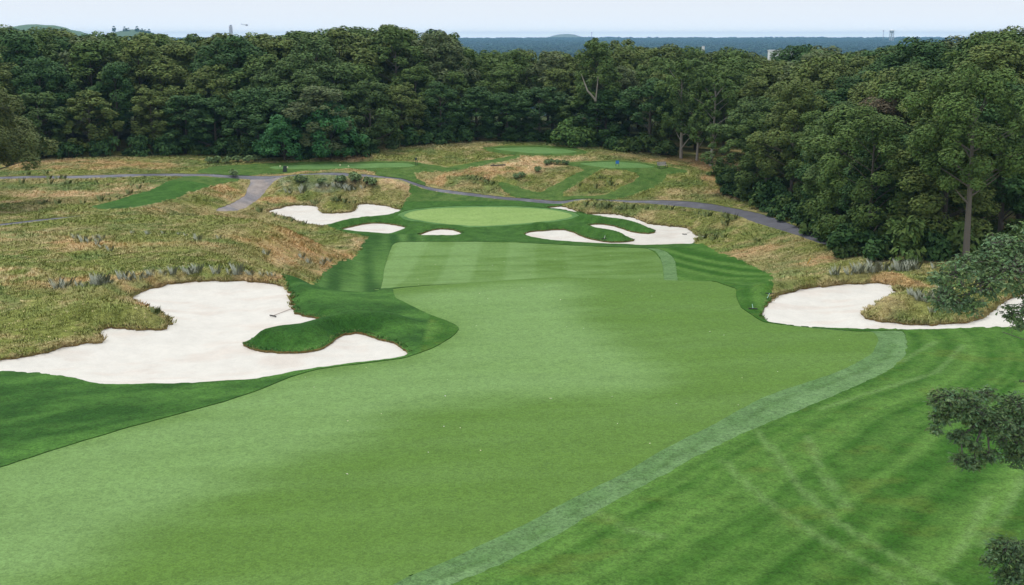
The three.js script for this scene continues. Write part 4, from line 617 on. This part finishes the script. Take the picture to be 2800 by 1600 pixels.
{ const p = groundPx(1137, 452), g = thing('ball_washer', 'dark post with a small box head at the end of the long tee', 'ball washer', [p.x, p.y + 0.03, p.z]); mesh('post', box(0.07, 0.9, 0.07, 0, 0.45, 0), std(0.04, 0.06, 0.05, 0.6), g); mesh('head', box(0.3, 0.34, 0.26, 0.04, 0.95, 0), std(0.04, 0.07, 0.06, 0.5), g); mesh('side_post', box(0.05, 0.75, 0.05, 0.25, 0.37, 0), std(0.05, 0.06, 0.05, 0.6), g); }
function rake(head, tail, label, handleMat, lift = 0.03, group) { // head and tail are ground points
  const g = thing('bunker_rake', label, 'rake', [head.x, head.y + lift, head.z], 0, group), d = tail.clone().sub(head), dir = d.clone().setY(0).normalize(), side = new THREE.Vector3(-dir.z, 0, dir.x), dark = std(0.035, 0.03, 0.03, 0.7);
  mesh('handle', limb([0, 0.05, 0], [d.x, d.y + 0.05, d.z], 0.022, 0.02, 7, 0), handleMat, g);
  const hd = box(0.66, 0.07, 0.06); hd.rotateY(Math.atan2(-side.z, side.x)); hd.translate(0, 0.05, 0); mesh('rake_head', hd, dark, g);
  const teeth = []; for (let k = -6; k <= 6; k++) teeth.push(box(0.014, 0.08, 0.014, side.x * k * 0.05, -0.005, side.z * k * 0.05)); mesh('teeth', mergeGeometries(teeth), dark, g);
}
{
  const sandPt = (b, u, v) => { const p = onPlane(u, v, ...b.plane), x = p[0], s = p[1]; return new THREE.Vector3(x, heightAt(x, s) - b.lip, -s); };
  const hd = sandPt(BUNKERS[0], 746, 857), tl = sandPt(BUNKERS[0], 806, 841); rake(hd, tl, 'long-handled rake lying in the large bunker', std(0.26, 0.2, 0.17, 0.7), 0.05);
  rake(sandPt(BUNKERS[5], 1872, 639), sandPt(BUNKERS[5], 1888, 634), 'rake lying in the bunker with two grass fingers', std(0.45, 0.42, 0.38, 0.7), 0.05);
  const green = std(0.35, 0.62, 0.52, 0.6); rake(groundPx(2059, 848), groundPx(2057, 836), 'rake with a pale handle lying on the mown bank, farther from the bunker', green, 0.06); rake(groundPx(2104, 806), groundPx(2098, 820), 'rake with a pale handle at the lip of the bunker with the fescue island', green, 0.06);
  const p = groundPx(1652, 655); rake(p, p.clone().add(new THREE.Vector3(0.25, 0.35, -1.2)), 'rake with a pale handle on the grass finger of the bunker', std(0.7, 0.72, 0.66, 0.6), 0.05);
}
{ const p = groundPx(2206, 725), g = thing('marker_stake', 'yellow stake leaning in the dry grass near the cart path', 'stake', [p.x, p.y, p.z]); const m = mesh('stake', new THREE.CylinderGeometry(0.035, 0.03, 0.75, 8).translate(0, 0.36, 0), std(0.75, 0.36, 0.03, 0.6), g); m.rotation.z = -0.5; mesh('tip', new THREE.ConeGeometry(0.035, 0.08, 8).translate(0, 0.77, 0), std(0.7, 0.33, 0.03, 0.6), m); }
{ const p = groundPx(1362, 455), g = thing('fallen_log', 'weathered log lying on the tan mound beside the mown walk', 'log', [p.x, p.y + 0.1, p.z], 0.15), rng = makeRng(4); mesh('stem', limb([-1.2, 0.05, 0], [1.2, 0.1, 0], 0.12, 0.07, 8, 0.05, rng), greyBark, g); mesh('branch', mergeGeometries([limb([0.3, 0.1, 0], [1.1, 0.3, 0.6], 0.08, 0.03, 6, 0.1, rng), limb([-0.5, 0.1, 0], [-1, 0.35, 0.5], 0.07, 0.03, 6, 0.1, rng)]), greyBark, g); }
{ // fallen leaves, a pale scatter on the fairway
  const rng = makeRng(91), list = []; for (let k = 0; k < 900 && list.length < 70; k++) { const s = 45 + 105 * rng(), x = (rng() - 0.35) * 0.5 * s; if (sample(F.fairway, x, s) > 0.3) list.push([x, s]); }
  const L = new Leaves(); L.add(0, 0, 0, 0, 1, 0, 0.075, 0.045, 0, [1, 1, 1]); const im = new THREE.InstancedMesh(L.geo(), new THREE.MeshStandardMaterial({ vertexColors: true, roughness: 0.8, side: THREE.DoubleSide }), list.length), m = new THREE.Matrix4();
  list.forEach(([x, s], i) => { const k = 0.45 + hash2(i, 4) * 0.6; m.makeRotationY(hash2(i, 1) * 6).scale(new THREE.Vector3(k, k, k)).setPosition(x, heightAt(x, s) + 0.045, -s); im.setMatrixAt(i, m); im.setColorAt(i, new THREE.Color(0.55 + 0.25 * hash2(i, 2), 0.56 + 0.2 * hash2(i, 2), 0.4 + 0.2 * hash2(i, 3))); });
  im.name = 'fallen_leaves'; im.castShadow = im.receiveShadow = true; scene.add(im); tag(im, 'scatter of pale fallen leaves on the fairway', 'leaf litter', null, 'stuff');
}

// ───────────────────────── the distance ─────────────────────────
{ // lowland forest to the horizon
  const rng = makeRng(123), geos = [1, 2, 3].map((sd) => { const r2 = makeRng(sd * 7), L = new Leaves(); for (let k = 0; k < 7; k++) { const a = r2() * 6.283, rr = 3.6 * Math.sqrt(r2()); fillClump(L, r2, [Math.cos(a) * rr, 8 + r2() * 5, Math.sin(a) * rr], 2.6 + r2() * 1.4, 26, 1.5, [0, 5, 0]); } return L.geo(); });
  const lists = [[], [], []];
  for (let k = 0; k < 30000; k++) { const s = 700 * Math.pow(12300 / 700, Math.pow(rng(), 0.55)), x = (rng() * 2 - 1) * s * 0.46; if (vnoise(x * 0.004, s * 0.004, 41) < 0.22) continue; lists[Math.floor(rng() * 3)].push([x, s, rng(), rng()]); }
  lists.forEach((list, n) => { const im = new THREE.InstancedMesh(geos[n], leafMat(0.05, 0.085, 0.045), list.length), m = new THREE.Matrix4(); list.forEach(([x, s, a, b], i) => { const k = (0.8 + 0.5 * a) * (1 + smooth(1500, 6000, s) * 0.7), e = smooth(1200, 4000, s); m.makeRotationY(b * 6.28).scale(new THREE.Vector3(k * (1.1 + e), k * 0.95, k * (1.1 + e))).setPosition(x, baseH(x, s) + (fbm(x * 0.0012, s * 0.0012, 5, 3) - 0.5) * 14 * smooth(420, 900, s) - 1, -s); im.setMatrixAt(i, m); im.setColorAt(i, new THREE.Color(0.75 + 0.5 * b, 0.75 + 0.5 * a, 0.8 + 0.4 * b)); }); im.name = numbered('distant_forest'); im.castShadow = im.receiveShadow = true; scene.add(im); tag(im, 'hazy blue forest covering the plain to the horizon', 'forest', null, 'stuff'); });
}
function hill(name, label, s, pts, depth, tint) { // outline of its crest in metres at that distance
  const top = pts.map(([u, v]) => atDepth(u, v, s)), pos = [], idx = [], n = top.length, m = 9;
  for (let j = 0; j < m; j++) { const t = j / (m - 1) * 2 - 1, f = 1 - t * t; for (const p of top) pos.push(p.x, lerp(-60, p.y, Math.pow(f, 0.6)) + (fbm(p.x * 0.02, j, 3, 2) - 0.5) * 3 * f, p.z - t * depth); }
  for (let j = 0; j + 1 < m; j++) for (let i = 0; i + 1 < n; i++) { const q = j * n + i; idx.push(q, q + n + 1, q + n, q, q + 1, q + n + 1); }
  const g = new THREE.BufferGeometry(); g.setAttribute('position', new THREE.Float32BufferAttribute(pos, 3)); g.setIndex(idx); g.computeVertexNormals(); tag(mesh(name, g, std(...tint, 1), scene), label, 'hill', null, 'structure');
}
hill('hill', 'long flat-topped green mound on the skyline', 3800, [[5, 105], [20, 84], [34, 73], [60, 70], [72, 67], [100, 67], [125, 69], [148, 69], [160, 71], [175, 78], [200, 82], [225, 92], [240, 105]], 260, [0.1, 0.17, 0.07]);
hill('hill', 'low green rise carrying a row of single trees', 3900, [[290, 106], [305, 92], [330, 84], [360, 80], [390, 82], [415, 90], [440, 104]], 200, [0.1, 0.16, 0.08]);
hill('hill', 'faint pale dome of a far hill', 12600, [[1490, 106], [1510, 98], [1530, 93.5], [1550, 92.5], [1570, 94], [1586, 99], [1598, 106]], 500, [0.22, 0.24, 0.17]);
{ const b = bush(541, 5, 12, 12, 40, 1.3); [[311, 72, 1], [341, 72, 0.9], [351, 74, 0.8], [374, 74, 1.1], [388, 76, 0.8], [397, 77, 0.7], [408, 79, 0.9], [330, 80, 0.6], [418, 84, 0.6]].forEach(([u, v, k]) => { const p = atDepth(u, v + 12, 3850), g = thing('skyline_tree', 'small bluish tree standing on the far low rise', 'tree', [p.x, p.y - 2, p.z], u, 'trees on the far rise'); g.scale.setScalar(k * 1.25); mesh('trunk', b.trunk, bark, g); mesh('crown', b.crown, LEAF.deep, g); }); }
{ // tower block
  const p = atDepth(632, 104, 3200), s = 3200 / FOCAL, w = 9.6 * s, h = 31 * s, g = thing('tower_block', 'slender pale grey tower rising behind the treetops', 'tower', [p.x, p.y - 14, p.z], 0.5), wall = std(0.72, 0.71, 0.74, 0.8), dark = std(0.4, 0.41, 0.48, 0.5);
  mesh('wall', new THREE.BoxGeometry(w * 0.78, h + 14, w * 0.78).translate(0, (h + 14) / 2, 0), wall, g); mesh('roof_plant', new THREE.BoxGeometry(w * 0.5, 3.2, w * 0.5).translate(0, h + 15.6, 0), dark, g);
  for (let k = 0; k < 9; k++) mesh('window_band', new THREE.BoxGeometry(w * 0.785, 1.4, w * 0.785).translate(0, 14 + k * (h - 3) / 9 + 2, 0), dark, g);
}
{ // water tower
  const p = atDepth(2438, 106, 4300), s = 4300 / FOCAL, g = thing('water_tower', 'pale blue bowl-shaped water tower on thin legs above the far forest', 'water tower', [p.x, p.y - 6, p.z]), steel = std(0.66, 0.72, 0.78, 0.6); const r = 6.6 * s, top = 20 * s + 6;
  const pr = [[0.01, -5.5], [0.35, -5.2], [0.7, -3.4], [0.95, -1.2], [1, 0.6], [1, 1.6]].map(([a, b]) => new THREE.Vector2(a * r, b * s)); mesh('tank', new THREE.LatheGeometry(pr, 24).translate(0, top, 0), steel, g); mesh('tank_roof', new THREE.LatheGeometry([[1.02, 1.6], [0.75, 3.4], [0.35, 4.4], [0.01, 4.7]].map(([a, b]) => new THREE.Vector2(a * r, b * s)), 24).translate(0, top, 0), std(0.85, 0.85, 0.83, 0.6), g);
  for (let k = 0; k < 6; k++) { const a = k * 1.047; mesh('leg', limb([Math.cos(a) * r * 0.9, 0, Math.sin(a) * r * 0.9], [Math.cos(a) * r * 0.85, top - 1, Math.sin(a) * r * 0.85], 0.7, 0.7, 6, 0), steel, g); } mesh('riser', new THREE.CylinderGeometry(1, 1, top - 4, 10).translate(0, (top - 4) / 2, 0), steel, g);
}
for (const [u, v, s, lab] of [[2415, 84, 4600, 'thin grey mast beside the far water tower'], [1618, 89, 5200, 'thin mast on the skyline by the faint dome']]) { const p = atDepth(u, 105, s), h = ((105 - v) * s) / FOCAL + 5, g = thing('radio_mast', lab, 'mast', [p.x, p.y - 5, p.z]); mesh('pole', new THREE.CylinderGeometry(0.5, 1.3, h, 8).translate(0, h / 2, 0), std(0.4, 0.42, 0.47, 0.7), g); mesh('aerial', new THREE.CylinderGeometry(2.6, 2.6, 3, 10).translate(0, h - 1.5, 0), std(0.45, 0.46, 0.5, 0.7), g); }
function shed(u, v, s, wpx, hpx, lab, roofTint) { const p = atDepth(u, v, s), k = s / FOCAL, w = wpx * k, h = hpx * k, g = thing('white_building', lab, 'building', [p.x, p.y - 7, p.z], 0.12); mesh('wall', new THREE.BoxGeometry(w, h + 6, w * 0.5).translate(0, (h + 6) / 2, 0), std(0.88, 0.88, 0.87, 0.7), g); mesh('roof', new THREE.BoxGeometry(w * 1.03, 0.5, w * 0.53).translate(0, h + 6.26, 0), std(...roofTint, 0.7), g); for (let i = 0; i < 5; i++) mesh('window', new THREE.BoxGeometry(w * 0.1, 1.3, 0.2).translate(w * (-0.38 + i * 0.19), h + 3, w * 0.25 + 0.06), std(0.2, 0.23, 0.28, 0.3), g); }
shed(2134, 145, 620, 60, 11, 'long white flat-roofed building beyond the oaks', [0.8, 0.8, 0.8]); shed(1646, 146, 640, 26, 9, 'small white building half hidden by treetops', [0.82, 0.8, 0.78]); shed(1923, 128, 900, 7, 4, 'tiny white house amid the far trees', [0.75, 0.72, 0.7]);
{ // helicopter
  const p = atDepth(671, 68.5, 2400), g = thing('helicopter', 'small grey helicopter flying just above the treetops', 'helicopter', [p.x, p.y, p.z], 0.15), grey = std(0.3, 0.31, 0.34, 0.5), dark = std(0.12, 0.13, 0.16, 0.4);
  mesh('body', new THREE.SphereGeometry(1, 16, 10).scale(2.6, 1.05, 1.05).translate(2.4, 0, 0), dark, g); mesh('tail_boom', limb([0.6, 0.3, 0], [-6.4, 0.8, 0], 0.55, 0.22, 8, 0), grey, g); mesh('tail_fin', new THREE.BoxGeometry(0.9, 2.2, 0.16).rotateZ(0.35).translate(-6.6, 1.6, 0), grey, g); mesh('mast', new THREE.CylinderGeometry(0.16, 0.2, 1.1, 8).translate(1.8, 1.4, 0), dark, g);
  for (const k of [0, 1]) mesh('rotor_blade', new THREE.BoxGeometry(5, 0.07, 0.3).translate(2.6, 0, 0).rotateY(0.4 + k * Math.PI).translate(1.8, 1.95, 0), grey, g); for (const z of [-0.9, 0.9]) mesh('skid', new THREE.CylinderGeometry(0.08, 0.08, 4, 6).rotateZ(Math.PI / 2).translate(2.2, -1.5, z), grey, g);
  for (const z of [-0.9, 0.9]) for (const x of [1.2, 3.2]) mesh('strut', limb([x, -0.8, z * 0.5], [x, -1.5, z], 0.07, 0.07, 5, 0), grey, g);
}
renderer.render(scene, camera);
